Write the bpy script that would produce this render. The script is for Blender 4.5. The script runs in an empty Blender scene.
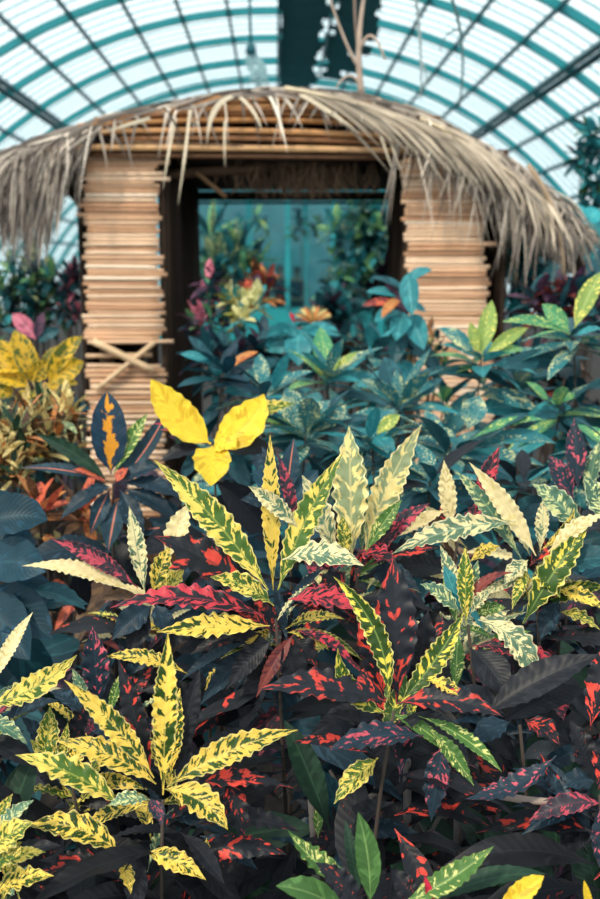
import bpy, math, random
import numpy as np
from mathutils import Vector, Matrix, Euler

SC = bpy.context.scene
COL = SC.collection
RNG = random.Random(7)
PI = math.pi

# ------------------------------------------------------------------ camera
F = 1085.0
CAM_Z = 1.65
CAM_ROT = Euler((math.radians(90 - 9.15), 0, math.radians(-1.27)), 'XYZ')
CAM_M = np.array(CAM_ROT.to_matrix())
CAM = np.array([0.0, 0.0, CAM_Z])


def P(px, py, d):
    """the point at depth y = d that the photograph shows at (px, py)"""
    v = CAM_M @ np.array([(px - 300.0) / F, (449.5 - py) / F, -1.0])
    return CAM + v * (d / v[1])


def mpp(d):
    return d / F


cam_data = bpy.data.cameras.new('camera')
cam = bpy.data.objects.new('camera', cam_data)
COL.objects.link(cam)
cam.location = CAM
cam.rotation_euler = CAM_ROT
cam_data.sensor_fit = 'VERTICAL'
cam_data.sensor_height = 36.0
cam_data.lens = F / 899.0 * 36.0
cam_data.clip_start = 0.05
cam_data.dof.use_dof = True
cam_data.dof.focus_distance = 1.74
cam_data.dof.aperture_fstop = 4.4
SC.camera = cam

# ------------------------------------------------------------------ colour


def lin(h):
    h = h.lstrip('#')
    c = [int(h[i:i + 2], 16) / 255 for i in (0, 2, 4)]
    return np.array([x / 12.92 if x <= .04045 else ((x + .055) / 1.055) ** 2.4 for x in c])


# ------------------------------------------------------------------ nodes


class NT:
    def __init__(self, name):
        self.m = bpy.data.materials.new(name)
        self.m.use_nodes = True
        self.t = self.m.node_tree
        self.t.nodes.clear()
        self.out = self.n('ShaderNodeOutputMaterial')

    def n(self, typ, **kw):
        nd = self.t.nodes.new(typ)
        for k, v in kw.items():
            setattr(nd, k, v)
        return nd

    def l(self, a, b):
        self.t.links.new(a, b)

    def val(self, sock, v):
        if hasattr(v, 'is_linked') or isinstance(v, bpy.types.NodeSocket):
            self.l(v, sock)
        else:
            sock.default_value = v

    def math(self, op, a, b=None, c=None, clamp=False):
        nd = self.n('ShaderNodeMath', operation=op)
        nd.use_clamp = clamp
        self.val(nd.inputs[0], a)
        if b is not None:
            self.val(nd.inputs[1], b)
        if c is not None:
            self.val(nd.inputs[2], c)
        return nd.outputs[0]

    def smooth(self, x, lo, hi):
        nd = self.n('ShaderNodeMapRange', interpolation_type='SMOOTHSTEP')
        self.val(nd.inputs['Value'], x)
        self.val(nd.inputs['From Min'], lo)
        self.val(nd.inputs['From Max'], hi)
        return nd.outputs['Result']

    def mix(self, f, a, b, blend='MIX'):
        nd = self.n('ShaderNodeMix', data_type='RGBA', blend_type=blend)
        self.val(nd.inputs[0], f)
        self.val(nd.inputs[6], a)
        self.val(nd.inputs[7], b)
        return nd.outputs[2]

    def attr(self, name):
        return self.n('ShaderNodeAttribute', attribute_name=name)

    def sep(self, v):
        nd = self.n('ShaderNodeSeparateXYZ')
        self.l(v, nd.inputs[0])
        return nd.outputs

    def comb(self, x, y, z):
        nd = self.n('ShaderNodeCombineXYZ')
        for i, q in enumerate((x, y, z)):
            self.val(nd.inputs[i], q)
        return nd.outputs[0]

    def noise(self, vec, scale, detail=2.0, rough=.5):
        nd = self.n('ShaderNodeTexNoise')
        if vec is not None:
            self.l(vec, nd.inputs['Vector'])
        nd.inputs['Scale'].default_value = scale
        nd.inputs['Detail'].default_value = detail
        nd.inputs['Roughness'].default_value = rough
        return nd.outputs['Fac']


def leaf_material():
    k = NT('variegated_leaf')
    u, v, asp = k.sep(k.attr('luv').outputs['Vector'])
    thr, seed, estr = k.sep(k.attr('pr').outputs['Vector'])
    freq, aniso, rib = k.sep(k.attr('pq').outputs['Vector'])
    av = k.math('ABSOLUTE', v)
    side = k.math('MULTIPLY', av, asp)
    across = k.math('MULTIPLY', k.math('SUBTRACT', u, k.math('MULTIPLY', side, .75)), freq)
    along = k.math('MULTIPLY', k.math('MULTIPLY', k.math('MULTIPLY', v, asp), freq), aniso)
    vec = k.comb(across, along, seed)
    n1 = k.noise(vec, 1.0, 2.6, .55)
    vec2 = k.comb(k.math('MULTIPLY', u, 3.2), k.math('MULTIPLY', v, .9), k.math('ADD', seed, 31.7))
    n2 = k.noise(vec2, 1.0, 1.0)
    fac = k.math('ADD', n1, k.math('MULTIPLY', k.math('SUBTRACT', n2, .5), .45))
    mask = k.smooth(fac, k.math('SUBTRACT', thr, .025), k.math('ADD', thr, .025))
    n3 = k.noise(k.comb(k.math('MULTIPLY', u, 9.0), k.math('MULTIPLY', v, 2.5), seed), 1.0, 3.0)
    ca = k.attr('ca').outputs['Color']
    cb = k.attr('cb').outputs['Color']
    cm = k.attr('cm').outputs['Color']
    ce = k.attr('ce').outputs['Color']
    c = k.mix(mask, ca, cb)
    em = k.math('MULTIPLY', k.smooth(k.math('ADD', av, k.math('MULTIPLY', k.math('SUBTRACT', n1, .5), .35)), .84, .97), estr)
    c = k.mix(em, c, ce)
    wide = k.math('MAXIMUM', k.math('SUBTRACT', rib, 1.0), 0.0)
    avn = k.math('ADD', av, k.math('MULTIPLY', k.math('MULTIPLY', k.math('SUBTRACT', n1, .5), wide), 3.2))
    rm = k.math('MULTIPLY', k.math('SUBTRACT', 1.0, k.smooth(avn, k.math('ADD', .035, k.math('MULTIPLY', wide, .28)), k.math('ADD', .10, k.math('MULTIPLY', wide, .30)))), k.math('MINIMUM', rib, 1.0))
    c = k.mix(rm, c, cm)
    shade = k.math('ADD', .72, k.math('MULTIPLY', n3, .56))
    hsv = k.n('ShaderNodeHueSaturation')
    k.l(c, hsv.inputs['Color'])
    k.l(shade, hsv.inputs['Value'])
    # veins as bump
    vein = k.math('SINE', k.math('MULTIPLY', k.math('SUBTRACT', u, k.math('MULTIPLY', side, .75)), 95.0))
    mid = k.math('SUBTRACT', 1.0, k.smooth(av, 0.0, .09))
    h = k.math('SUBTRACT', k.math('MULTIPLY', vein, .35), k.math('MULTIPLY', mid, .9))
    bmp = k.n('ShaderNodeBump')
    bmp.inputs['Strength'].default_value = .16
    bmp.inputs['Distance'].default_value = .002
    k.l(h, bmp.inputs['Height'])
    b = k.n('ShaderNodeBsdfPrincipled')
    k.l(hsv.outputs[0], b.inputs['Base Color'])
    k.l(bmp.outputs[0], b.inputs['Normal'])
    b.inputs['Roughness'].default_value = .46
    b.inputs['Specular IOR Level'].default_value = .28
    tr = k.n('ShaderNodeBsdfTranslucent')
    k.l(hsv.outputs[0], tr.inputs['Color'])
    mx = k.n('ShaderNodeMixShader')
    mx.inputs[0].default_value = .22
    k.l(b.outputs[0], mx.inputs[1])
    k.l(tr.outputs[0], mx.inputs[2])
    k.l(mx.outputs[0], k.out.inputs[0])
    return k.m


def strand_material(name, rough=.7, stripes=60.0, dark=.6):
    """dry cane, straw and bark: colour per strand in attribute ca, mottled along it"""
    k = NT(name)
    ca = k.attr('ca').outputs['Color']
    tc = k.n('ShaderNodeTexCoord')
    mp = k.n('ShaderNodeMapping')
    k.l(tc.outputs['Object'], mp.inputs[0])
    mp.inputs['Scale'].default_value = (6.0, 6.0, stripes)
    n = k.noise(mp.outputs[0], 1.0, 4.0, .6)
    sh = k.math('ADD', dark, k.math('MULTIPLY', n, 2 * (1 - dark)))
    hsv = k.n('ShaderNodeHueSaturation')
    k.l(ca, hsv.inputs['Color'])
    k.l(sh, hsv.inputs['Value'])
    b = k.n('ShaderNodeBsdfPrincipled')
    k.l(hsv.outputs[0], b.inputs['Base Color'])
    b.inputs['Roughness'].default_value = rough
    b.inputs['Specular IOR Level'].default_value = .25
    bm = k.n('ShaderNodeBump')
    bm.inputs['Strength'].default_value = .3
    bm.inputs['Distance'].default_value = .004
    k.l(n, bm.inputs['Height'])
    k.l(bm.outputs[0], b.inputs['Normal'])
    k.l(b.outputs[0], k.out.inputs[0])
    return k.m


def plain_material(name, hexc, rough=.5, var=.25, scale=6.0, metallic=0.0):
    k = NT(name)
    tc = k.n('ShaderNodeTexCoord')
    n = k.noise(tc.outputs['Object'], scale, 4.0, .6)
    c = lin(hexc)
    col = k.mix(n, (*(c * (1 - var)), 1), (*np.minimum(c * (1 + var), 1), 1))
    b = k.n('ShaderNodeBsdfPrincipled')
    k.l(col, b.inputs['Base Color'])
    b.inputs['Roughness'].default_value = rough
    b.inputs['Metallic'].default_value = metallic
    k.l(b.outputs[0], k.out.inputs[0])
    return k.m


def glass_material(name, tint, dirt=.12, dirtcol='#cfe6ea', gloss=.06):
    k = NT(name)
    tr = k.n('ShaderNodeBsdfTransparent')
    tr.inputs[0].default_value = (*lin(tint), 1)
    gl = k.n('ShaderNodeBsdfGlossy')
    gl.inputs['Roughness'].default_value = .08
    df = k.n('ShaderNodeBsdfTranslucent')
    df.inputs[0].default_value = (*lin(dirtcol), 1)
    tc = k.n('ShaderNodeTexCoord')
    n = k.noise(tc.outputs['Object'], 1.3, 4.0, .6)
    m1 = k.n('ShaderNodeMixShader')
    k.l(k.math('MULTIPLY', n, dirt * 2), m1.inputs[0])
    k.l(tr.outputs[0], m1.inputs[1])
    k.l(df.outputs[0], m1.inputs[2])
    m2 = k.n('ShaderNodeMixShader')
    m2.inputs[0].default_value = gloss
    k.l(m1.outputs[0], m2.inputs[1])
    k.l(gl.outputs[0], m2.inputs[2])
    k.l(m2.outputs[0], k.out.inputs[0])
    return k.m


M_LEAF = leaf_material()
M_CANE = strand_material('split_cane', .55, 9.0, .72)
M_THATCH = strand_material('dry_thatch', .85, 8.0, .55)
M_BARK = strand_material('bark', .8, 12.0, .5)
M_TEAL = plain_material('teal_painted_iron', '#148c95', .45, .2, 3.0)
M_TEAL_DARK = plain_material('dark_teal_iron', '#0f5a66', .5, .25, 3.0)
M_SHADE = plain_material('dark_blind_cloth', '#3f7f88', .8, .35, 2.0)
M_GLASS = glass_material('roof_glass', '#f6fbfc', .08)
M_WALLGLASS = glass_material('end_wall_glass', '#a8d2d8', .2, '#3f8f98', .05)
M_SOIL = plain_material('dark_soil', '#2a221d', .95, .5, 5.0)

# ------------------------------------------------------------------ mesh helpers


class MB:
    """collects strips, tubes and boxes with per-point data; build() links them as one mesh"""

    def __init__(self):
        self.v, self.f, self.n = [], [], 0
        self.at = {}

    def add(self, verts, faces, **at):
        verts = np.asarray(verts, float)
        k = len(verts)
        self.v.append(verts)
        self.f.append(np.asarray(faces, int) + self.n)
        self.n += k
        for a, val in at.items():
            val = np.asarray(val, float)
            if val.ndim == 1:
                val = np.tile(val, (k, 1))
            self.at.setdefault(a, []).append(val)

    def build(self, name, mat, parent=None, smooth=True, origin=None):
        if not self.v:
            return None
        v = np.concatenate(self.v)
        if origin is not None:
            o = np.array(origin)
        elif parent is not None:
            o = ORIGIN[parent.name]
        else:
            o = np.array([v[:, 0].mean(), v[:, 1].mean(), v[:, 2].min()])
        v = v - o
        faces = [tuple(r) for q in self.f for r in q.tolist()]
        me = bpy.data.meshes.new(name)
        me.from_pydata(v.tolist(), [], faces)
        for a, vals in self.at.items():
            arr = np.concatenate(vals)
            if a in ('luv', 'pr', 'pq'):
                x = me.attributes.new(a, 'FLOAT_VECTOR', 'POINT')
                x.data.foreach_set('vector', arr.astype(np.float32).ravel())
            else:
                x = me.attributes.new(a, 'FLOAT_COLOR', 'POINT')
                arr = np.concatenate([arr, np.ones((len(arr), 1))], 1)
                x.data.foreach_set('color', arr.astype(np.float32).ravel())
        if smooth:
            me.polygons.foreach_set('use_smooth', np.ones(len(me.polygons), bool))
        me.materials.append(mat)
        ob = bpy.data.objects.new(name, me)
        COL.objects.link(ob)
        if parent is not None:
            ob.parent = parent
            ob.location = o - ORIGIN[parent.name]
        else:
            ob.location = o
        ORIGIN[ob.name] = o
        return ob


ORIGIN = {}


def empty(name, loc, label, cat, group=None):
    o = bpy.data.objects.new(name, None)
    COL.objects.link(o)
    o.location = loc
    o.empty_display_size = .05
    ORIGIN[o.name] = np.array(loc, float)
    o['label'] = label
    o['category'] = cat
    if group:
        o['group'] = group
    return o


def tag(o, label=None, cat=None, group=None, kind=None):
    for k, v in (('label', label), ('category', cat), ('group', group), ('kind', kind)):
        if v:
            o[k] = v
    return o


def nrm(a):
    a = np.asarray(a, float)
    l = np.linalg.norm(a, axis=-1, keepdims=True)
    return a / np.maximum(l, 1e-9)


def tube(mb, pts, rad, col, seg=8, cap=True):
    pts = np.asarray(pts, float)
    n = len(pts)
    rad = np.broadcast_to(np.asarray(rad, float), (n,))
    t = nrm(np.gradient(pts, axis=0))
    up = np.array([0, 0, 1.0]) if abs(t[:, 2]).mean() < .8 else np.array([0, 1.0, 0])
    s = nrm(np.cross(t, up))
    w = np.cross(s, t)
    a = np.linspace(0, 2 * PI, seg, endpoint=False)
    ring = pts[:, None] + rad[:, None, None] * (np.cos(a)[None, :, None] * s[:, None] + np.sin(a)[None, :, None] * w[:, None])
    V = ring.reshape(-1, 3)
    Fc = []
    for i in range(n - 1):
        for j in range(seg):
            Fc.append((i * seg + j, i * seg + (j + 1) % seg, (i + 1) * seg + (j + 1) % seg, (i + 1) * seg + j))
    if cap:
        V = np.concatenate([V, pts[:1], pts[-1:]])
        c0, c1 = n * seg, n * seg + 1
        for j in range(seg):
            Fc.append((c0, (j + 1) % seg, j, c0))
            Fc.append((c1, (n - 1) * seg + j, (n - 1) * seg + (j + 1) % seg, c1))
        Fq = [f if f[0] != f[3] else f[:3] + (f[0],) for f in Fc]
        # caps as degenerate-free quads: split by kind
        quads = [f for f in Fq if len(set(f)) == 4]
        tris = [f[:3] for f in Fq if len(set(f)) == 3]
        base = mb.n
        mb.add(V, quads, ca=col)
        mb.f.append(np.asarray(tris, int) + base)
    else:
        mb.add(V, Fc, ca=col)


def box(mb, lo, hi, col=(.5, .5, .5)):
    x0, y0, z0 = lo
    x1, y1, z1 = hi
    V = [(x0, y0, z0), (x1, y0, z0), (x1, y1, z0), (x0, y1, z0), (x0, y0, z1), (x1, y0, z1), (x1, y1, z1), (x0, y1, z1)]
    Fc = [(0, 3, 2, 1), (4, 5, 6, 7), (0, 1, 5, 4), (1, 2, 6, 5), (2, 3, 7, 6), (3, 0, 4, 7)]
    mb.add(V, Fc, ca=col)


def bez(a, b, c, n):
    t = np.linspace(0, 1, n)[:, None]
    return (1 - t) ** 2 * a + 2 * t * (1 - t) * b + t ** 2 * c


def ribbon(mb, pts, w, side, col):
    pts = np.asarray(pts, float)
    n = len(pts)
    t = np.linspace(0, 1, n)
    ww = (w * np.minimum(1, (1.02 - t) * 2.2))[:, None]
    s = np.broadcast_to(np.asarray(side, float), (n, 3))
    V = np.concatenate([pts - s * ww, pts + s * ww])
    Fc = [(i, i + n, i + n + 1, i + 1) for i in range(n - 1)]
    mb.add(V, Fc, ca=col)


# ------------------------------------------------------------------ leaves
PROF = {
    'croton': ([0, .06, .12, .22, .34, .48, .62, .75, .86, .94, 1], [.06, .08, .26, .62, .9, 1, .92, .66, .36, .14, .01]),
    'spear': ([0, .06, .12, .25, .4, .55, .7, .85, .94, 1], [.05, .07, .3, .72, .97, 1, .86, .5, .22, .01]),
    'oval': ([0, .05, .1, .2, .35, .5, .65, .8, .92, 1], [.05, .06, .35, .75, .97, 1, .9, .66, .3, .01]),
    'strap': ([0, .08, .2, .5, .75, .9, 1], [.5, .6, .85, 1, .8, .45, .01]),
}

# kind: (base, spots, midrib, edge, spot amount, edge strength, freq, aniso, rib strength, young?, profile, wavy)
K = {
    'Y': ('#efcb58', '#2d4819', '#dfc867', '#f6e08a', .46, .6, 21, .62, .5, 1, 'croton', 1),
    'YP': ('#f2cf3a', '#d9ae2a', '#e8bf30', '#f0cf50', .30, .3, 10, .5, .5, 1, 'oval', .5),
    'C': ('#f4dea6', '#d2bd7e', '#efe0a8', '#f8ebc0', .34, .5, 22, .6, .4, 1, 'croton', 1),
    'YG': ('#e6cc60', '#466628', '#94a04a', '#f0dc8c', .54, .7, 22, .60, .8, 1, 'croton', 1),
    'CC': ('#f3dc90', '#8c9870', '#d8cc90', '#f8e8b0', .46, .8, 15, .7, .6, 1, 'croton', 1.1),
    'CG': ('#ecdca4', '#5c7a62', '#82987a', '#f2e4b8', .48, .7, 20, .6, .7, 1, 'croton', 1),
    'G': ('#35511f', '#e6d150', '#86a050', '#e6da84', .32, .9, 20, .5, .8, 1, 'croton', 1.2),
    'GT': ('#4f735e', '#d6d796', '#8aa880', '#dcdcb0', .36, .7, 22, .45, .7, 1, 'croton', 1),
    'GP': ('#456b38', '#527a42', '#7a9a5c', '#527a42', .30, 0, 8, .5, .7, 1, 'spear', .2),
    'GD': ('#1d382a', '#294534', '#375840', '#1d382a', .30, 0, 8, .5, .5, 0, 'spear', .2),
    'GS': ('#4d7538', '#e0de88', '#9fb868', '#7d9a4c', .27, .4, 24, .6, .8, 1, 'croton', .8),
    'D': ('#1c2027', '#de483a', '#272b33', '#2e2c35', .29, .3, 10.5, .9, .5, 0, 'croton', .8),
    'DR': ('#1d2129', '#d8483c', '#272b33', '#2e2c35', .38, .3, 10, 1.0, .5, 0, 'croton', .7),
    'DX': ('#1b1e25', '#a83e2c', '#272a33', '#25262e', .04, .2, 18, .9, .5, 0, 'croton', .8),
    'DK': ('#1d2027', '#2b2d34', '#30323a', '#25272e', .25, .2, 12, .6, .5, 0, 'croton', .35),
    'DB': ('#1c313e', '#324c5c', '#2c4654', '#243c4e', .25, .3, 12, .6, .5, 0, 'croton', .6),
    'DP': ('#20323f', '#cc5666', '#2c4250', '#45424f', .22, .4, 18, .9, .5, 0, 'croton', .7),
    'R': ('#c83e4a', '#23242c', '#93384a', '#dc5060', .54, .6, 17, .6, .5, 0, 'croton', 1),
    'RP': ('#332e38', '#c04858', '#6a3a48', '#a84c5c', .34, .5, 18, .6, .5, 0, 'croton', 1),
    'M':  ('#7c3a34', '#5c2c30', '#a0564a', '#7c3a34', .4, 0, 8, .5, .7, 0, 'croton', .5),
    'T': ('#1a3d4b', '#22485a', '#2d5866', '#1a3d4b', .3, 0, 6, .5, .5, 0, 'oval', .2),
    'BO': ('#1d3a50', '#1f4258', '#f7a52e', '#1d3a50', .30, 0, 11, .8, 1.55, 0, 'oval', .25),
    'BS': ('#1c3a48', '#2c4c5c', '#e88468', '#284858', .30, .3, 9, .6, 1, 0, 'croton', .25),
    'A': ('#2f747b', '#f0e8a4', '#468a8e', '#2f747b', .24, 0, 30, 1.0, .5, 0, 'spear', .3),
    'AL': ('#94ac5c', '#f0de70', '#b4c474', '#94ac5c', .27, 0, 22, 1.0, .6, 1, 'spear', .3),
    'AG': ('#4f9268', '#d0da78', '#88b878', '#4f9268', .26, 0, 22, 1.0, .6, 1, 'spear', .3),
    'AT': ('#32848c', '#43999e', '#5fa8a8', '#32848c', .3, 0, 7, .6, .6, 0, 'oval', .25),
    'AD': ('#1f4b54', '#2d5f68', '#3b6e76', '#1f4b54', .3, 0, 7, .6, .5, 0, 'oval', .25),
    'N': ('#dcc684', '#a08048', '#e4d49a', '#dcc684', .3, 0, 9, .5, .5, 1, 'strap', .2),
    'NO': ('#d08a50', '#b06038', '#e0a868', '#d08a50', .35, 0, 7, .5, .5, 1, 'strap', .2),
    'YC': ('#d9ae2e', '#566024', '#cfa030', '#e2b83c', .50, .8, 14, .5, .9, 1, 'oval', .4),
    'CR': ('#e6dca0', '#b8b46a', '#e0d8a8', '#f0e8c0', .4, .4, 8, .6, .4, 1, 'oval', .4),
    'OR': ('#d9684a', '#8a3a3c', '#e08a6a', '#e0765a', .4, .3, 8, .6, .5, 1, 'oval', .3),
    'PK': ('#d8788c', '#a8586c', '#e8a0ae', '#d8788c', .3, .2, 7, .6, .5, 1, 'oval', .3),
    'PU': ('#3a2c3c', '#5c3a50', '#5a3c50', '#3a2c3c', .4, 0, 7, .6, .5, 0, 'oval', .3),
    'BR': ('#4e392b', '#6e5138', '#6e563c', '#4e392b', .4, 0, 7, .6, .5, 0, 'croton', .8),
    'TB': ('#2f98a2', '#48b2b8', '#6cc4c4', '#2f98a2', .3, 0, 7, .6, .6, 0, 'oval', .25),
    'DS': ('#121419', '#1c1e24', '#1e2026', '#15171c', .25, .1, 12, .6, .5, 0, 'croton', .7),  # near-black base paints in the shade of the understory and undergrowth
    'KR': ('#c22440', '#9a1c34', '#d84a5c', '#c22440', .3, 0, 7, .6, .5, 1, 'croton', .3),
}
KPRE = {k: tuple(lin(c) for c in v[:4]) + v[4:] for k, v in K.items()}
UP = np.array([0, 0, 1.0])


def leaf(mb, B, T, kind, hw, bulge=None, N=None, fold=.22, nu=20, nv=6, roll=0.0, twist=0.0, wav=None, rnd=RNG):
    ca, cb, cm, ce, amt, estr, freq, aniso, rib, young, prof, kw = KPRE[kind]
    B = np.asarray(B, float)
    T = np.asarray(T, float)
    L = np.linalg.norm(T - B)
    if bulge is None:
        bulge = UP * L * .08
    mid = (B + T) / 2 + 2 * np.asarray(bulge)
    t = np.linspace(0, 1, nu + 1)
    tt = t[:, None]
    p = (1 - tt) ** 2 * B + 2 * tt * (1 - tt) * mid + tt ** 2 * T
    d = nrm(2 * (1 - tt) * (mid - B) + 2 * tt * (T - mid))
    if N is None:
        N = UP * .6 + nrm(CAM - (B + T) / 2) * .6
    side = nrm(np.cross(d, N))
    nn = np.cross(side, d)
    an = roll + twist * (t - .4)
    c, s = np.cos(an)[:, None], np.sin(an)[:, None]
    side, nn = side * c + nn * s, nn * c - side * s
    w = np.interp(t, *PROF[prof]) * hw
    v = np.linspace(-1, 1, nv + 1)
    wv = kw if wav is None else wav
    wf = max(3.0, L / max(hw, 1e-4) * 1.15) * (.9 + .2 * rnd.random())
    ph = rnd.random() * 6.28
    sc = 1 + .10 * wv * np.sin(2 * PI * wf * t * 1.25 + ph)
    rip = np.sin(2 * PI * wf * t[:, None] + ph + np.sign(v)[None, :] * 1.1) * (np.abs(v) ** 3.2)[None, :]
    flat = (np.abs(v)[None, :] * fold + .19 * wv * rip) * w[:, None]
    lat = v[None, :] * w[:, None] * np.where(np.abs(v)[None, :] > .9, sc[:, None], 1.0) * math.sqrt(max(.1, 1 - fold * fold))
    V = p[:, None] + side[:, None] * lat[..., None] + nn[:, None] * flat[..., None]
    m = nv + 1
    Fc = [(i * m + j, i * m + j + 1, (i + 1) * m + j + 1, (i + 1) * m + j) for i in range(nu) for j in range(nv)]
    asp = hw / max(L, 1e-4)
    luv = np.stack([np.repeat(t, m), np.tile(v, nu + 1), np.full((nu + 1) * m, asp)], 1)
    j = lambda c_: np.clip(c_ * (1 + (rnd.random() - .5) * .3), 0, 1)
    a2 = min(.9, max(.05, amt * (.8 + .4 * rnd.random())))
    thr = .5 + (.5 - a2) * .42
    mb.add(V.reshape(-1, 3), Fc, luv=luv, ca=j(ca), cb=j(cb), cm=j(cm), ce=j(ce),
           pr=np.array([thr, rnd.random() * 200, estr]), pq=np.array([freq, aniso, rib]))


BARK = lin('#463d37')


class Plant:
    def __init__(self, name, label, cat, px, py, d, group=None, ground=0.0, lean=None):
        self.c = P(px, py, d)
        self.d = d
        self.name = name
        r = random.Random(hash((round(px), round(py))) & 0xffff)
        self.r = r
        lean = lean if lean is not None else (r.uniform(-.06, .06), r.uniform(.02, .14))
        base = np.array([self.c[0] + lean[0], self.c[1] + lean[1], ground])
        self.root = empty(name, base, label, cat, group)
        self.base = base
        self.young, self.old, self.stem = MB(), MB(), MB()
        self.stem_r = .0042

    def pick(self, kind):
        return self.young if KPRE[kind][9] else self.old

    def hero(self, tx, ty, bx, by, w, kind, dz=None, bul=None, roll=None, fold=None, bz=0.0, face=None, twist=None, arch=None):
        """one leaf from (bx, by) to (tx, ty) in the photograph's frame, w pixels broad"""
        d0 = self.d + bz
        m = mpp(d0)
        if dz is None:
            dz = (by - ty) * m * .22 + self.r.uniform(-.015, .015)
        B = P(bx, by, d0)
        T = P(tx, ty, d0 + dz)
        L = np.linalg.norm(T - B)
        if bul is None:
            horiz = abs(tx - bx) / (abs(tx - bx) + abs(ty - by) + 1e-6)
            a = .03 + .07 * horiz if arch is None else arch
            bulge = UP * L * a + nrm(CAM - B) * L * .03
        else:
            # sideways bow in the picture, in pixels
            tx_, ty_ = tx - bx, ty - by
            l = math.hypot(tx_, ty_)
            q = P((bx + tx) / 2 - ty_ / l * bul, (by + ty) / 2 + tx_ / l * bul, d0 + dz / 2)
            bulge = q - (B + T) / 2
        N = None
        if face is not None:
            N = UP * (1 - face) + nrm(CAM - (B + T) / 2) * face
        roll = self.r.uniform(-.3, .3) if roll is None else roll
        leaf(self.pick(kind), B, T, kind, w * m * .47, bulge, N, .30 if fold is None else fold, 60 if self.d < 2.2 else 24, 6,
             roll, self.r.uniform(-.6, .6) if twist is None else twist, rnd=self.r)

    def rosette(self, n, L, ratio, kinds, lo=-10, hi=70, c=None, droop=.15, az0=None, nu=9, nv=4, spread=None, jitter=.02, rot=None, back=False):
        r = self.r
        c = self.c if c is None else c
        a0 = r.random() * 6.28 if az0 is None else az0
        for i in range(n):
            q = (i + .5) / n
            az = a0 + i * 2.39996 + r.uniform(-.25, .25)
            if back:
                az = r.uniform(.15, PI - .15)
            e = math.radians(hi + (lo - hi) * q + r.uniform(-9, 9))
            l = L * r.uniform(.78, 1.12)
            dv = np.array([math.cos(e) * math.cos(az), math.cos(e) * math.sin(az), math.sin(e)])
            B = c + np.array([r.uniform(-1, 1), r.uniform(-1, 1), -q * 1.6]) * jitter
            T = B + dv * l - UP * l * droop * math.cos(e)
            kd = kinds[r.randrange(len(kinds))]
            leaf(self.pick(kd), B, T, kd, l * ratio * .5 * r.uniform(.85, 1.15), UP * l * droop * .55 * max(0, math.cos(e)) + dv * 0,
                 UP + np.array([0, 0, .001]) if abs(e) < 1.2 else -np.array([math.cos(az), math.sin(az), 0]) + UP * .2,
                 .2, nu, nv, r.uniform(-.35, .35), r.uniform(-.4, .4), rnd=r)

    def skirt(self, n, L, ratio, kinds, drop=.45, front=False):
        """old leaves down the stem, below the crown"""
        r = self.r
        for i in range(n):
            q = (i + .6) / n
            c = self.c * (1 - q * .8) + self.base * q * .8
            c = np.array([c[0], c[1], self.c[2] - .05 - q * drop])
            az = r.uniform(.0, 2 * PI) if front or q > .3 else r.uniform(-.5, PI + .5)
            e = math.radians(r.uniform(-50, 20))
            l = L * r.uniform(.75, 1.15)
            dv = np.array([math.cos(e) * math.cos(az), math.cos(e) * math.sin(az), math.sin(e)])
            T = c + dv * l - UP * l * .15
            kd = kinds[r.randrange(len(kinds))]
            leaf(self.pick(kd), c, T, kd, l * ratio * .5, UP * l * .1, None, .2, 14, 6, r.uniform(-.5, .5), r.uniform(-.5, .5), rnd=r)

    def filler(self, n, L, kinds, zoff=-.02):
        """smaller leaves of the same crown, seen between the large ones"""
        r = self.r
        for i in range(n):
            c = self.c + np.array([r.uniform(-.03, .03), r.uniform(.01, .07), zoff - r.random() * .07])
            az = r.uniform(-.4, PI + .4)
            e = math.radians(r.uniform(-25, 60))
            l = L * r.uniform(.55, 1.0)
            dv = np.array([math.cos(e) * math.cos(az), math.cos(e) * math.sin(az), math.sin(e)])
            kd = kinds[r.randrange(len(kinds))]
            leaf(self.pick(kd), c, c + dv * l - UP * l * .1, kd, l * r.uniform(.08, .12), UP * l * .1, None, .3, 40, 6, r.uniform(-.7, .7), r.uniform(-.8, .8), rnd=r)

    def branch(self, pts, r0, r1, col=None):
        pts = np.array(pts)
        tube(self.stem, pts, np.linspace(r0, r1, len(pts)), BARK if col is None else col, 7)

    def done(self, stem=True, tops=None):
        r = self.r
        if stem:
            for c in (tops or [self.c]):
                k = (c * .45 + self.base * .55) + np.array([r.uniform(-.09, .09), r.uniform(0, .06), 0])
                self.branch(bez(self.base, k, c - UP * .005, 10), self.stem_r * 1.5, self.stem_r * .6)
        self.stem.build('stem', M_BARK, self.root)
        self.young.build('young_foliage', M_LEAF, self.root)
        self.old.build('mature_foliage', M_LEAF, self.root)
        return self.root


# ================================================================== SETTING
def structure(name, mb, mat, smooth=False):
    o = mb.build(name, mat, None, smooth)
    o['kind'] = 'structure'
    return o


R_V, HC = 9.0, CAM_Z - 4.17          # vault radius and the height of its axis
HALF = math.sqrt(R_V ** 2 - HC ** 2)
A_MAX = math.degrees(math.asin(HALF / R_V))
Y_END = 27.6     # front of the entrance lobby
Y_VAULT = 43.7


def arc(a, y, r=R_V):
    a = np.radians(a)
    return np.stack([r * np.sin(a), np.full_like(a, y), HC + r * np.cos(a)], -1)


mb = MB()
fx = np.linspace(-14, 14, 29)
fy = np.linspace(-4, 48, 53)
gx, gy = np.meshgrid(fx, fy)
rg = np.random.RandomState(3)
gz = rg.uniform(-.03, .0, gx.shape)
V = np.stack([gx, gy, gz], -1).reshape(-1, 3)
nx = len(fx)
mb.add(V, [(i * nx + j, i * nx + j + 1, (i + 1) * nx + j + 1, (i + 1) * nx + j) for i in range(len(fy) - 1) for j in range(nx - 1)], ca=(.2, .2, .2))
structure('floor', mb, M_SOIL)

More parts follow.
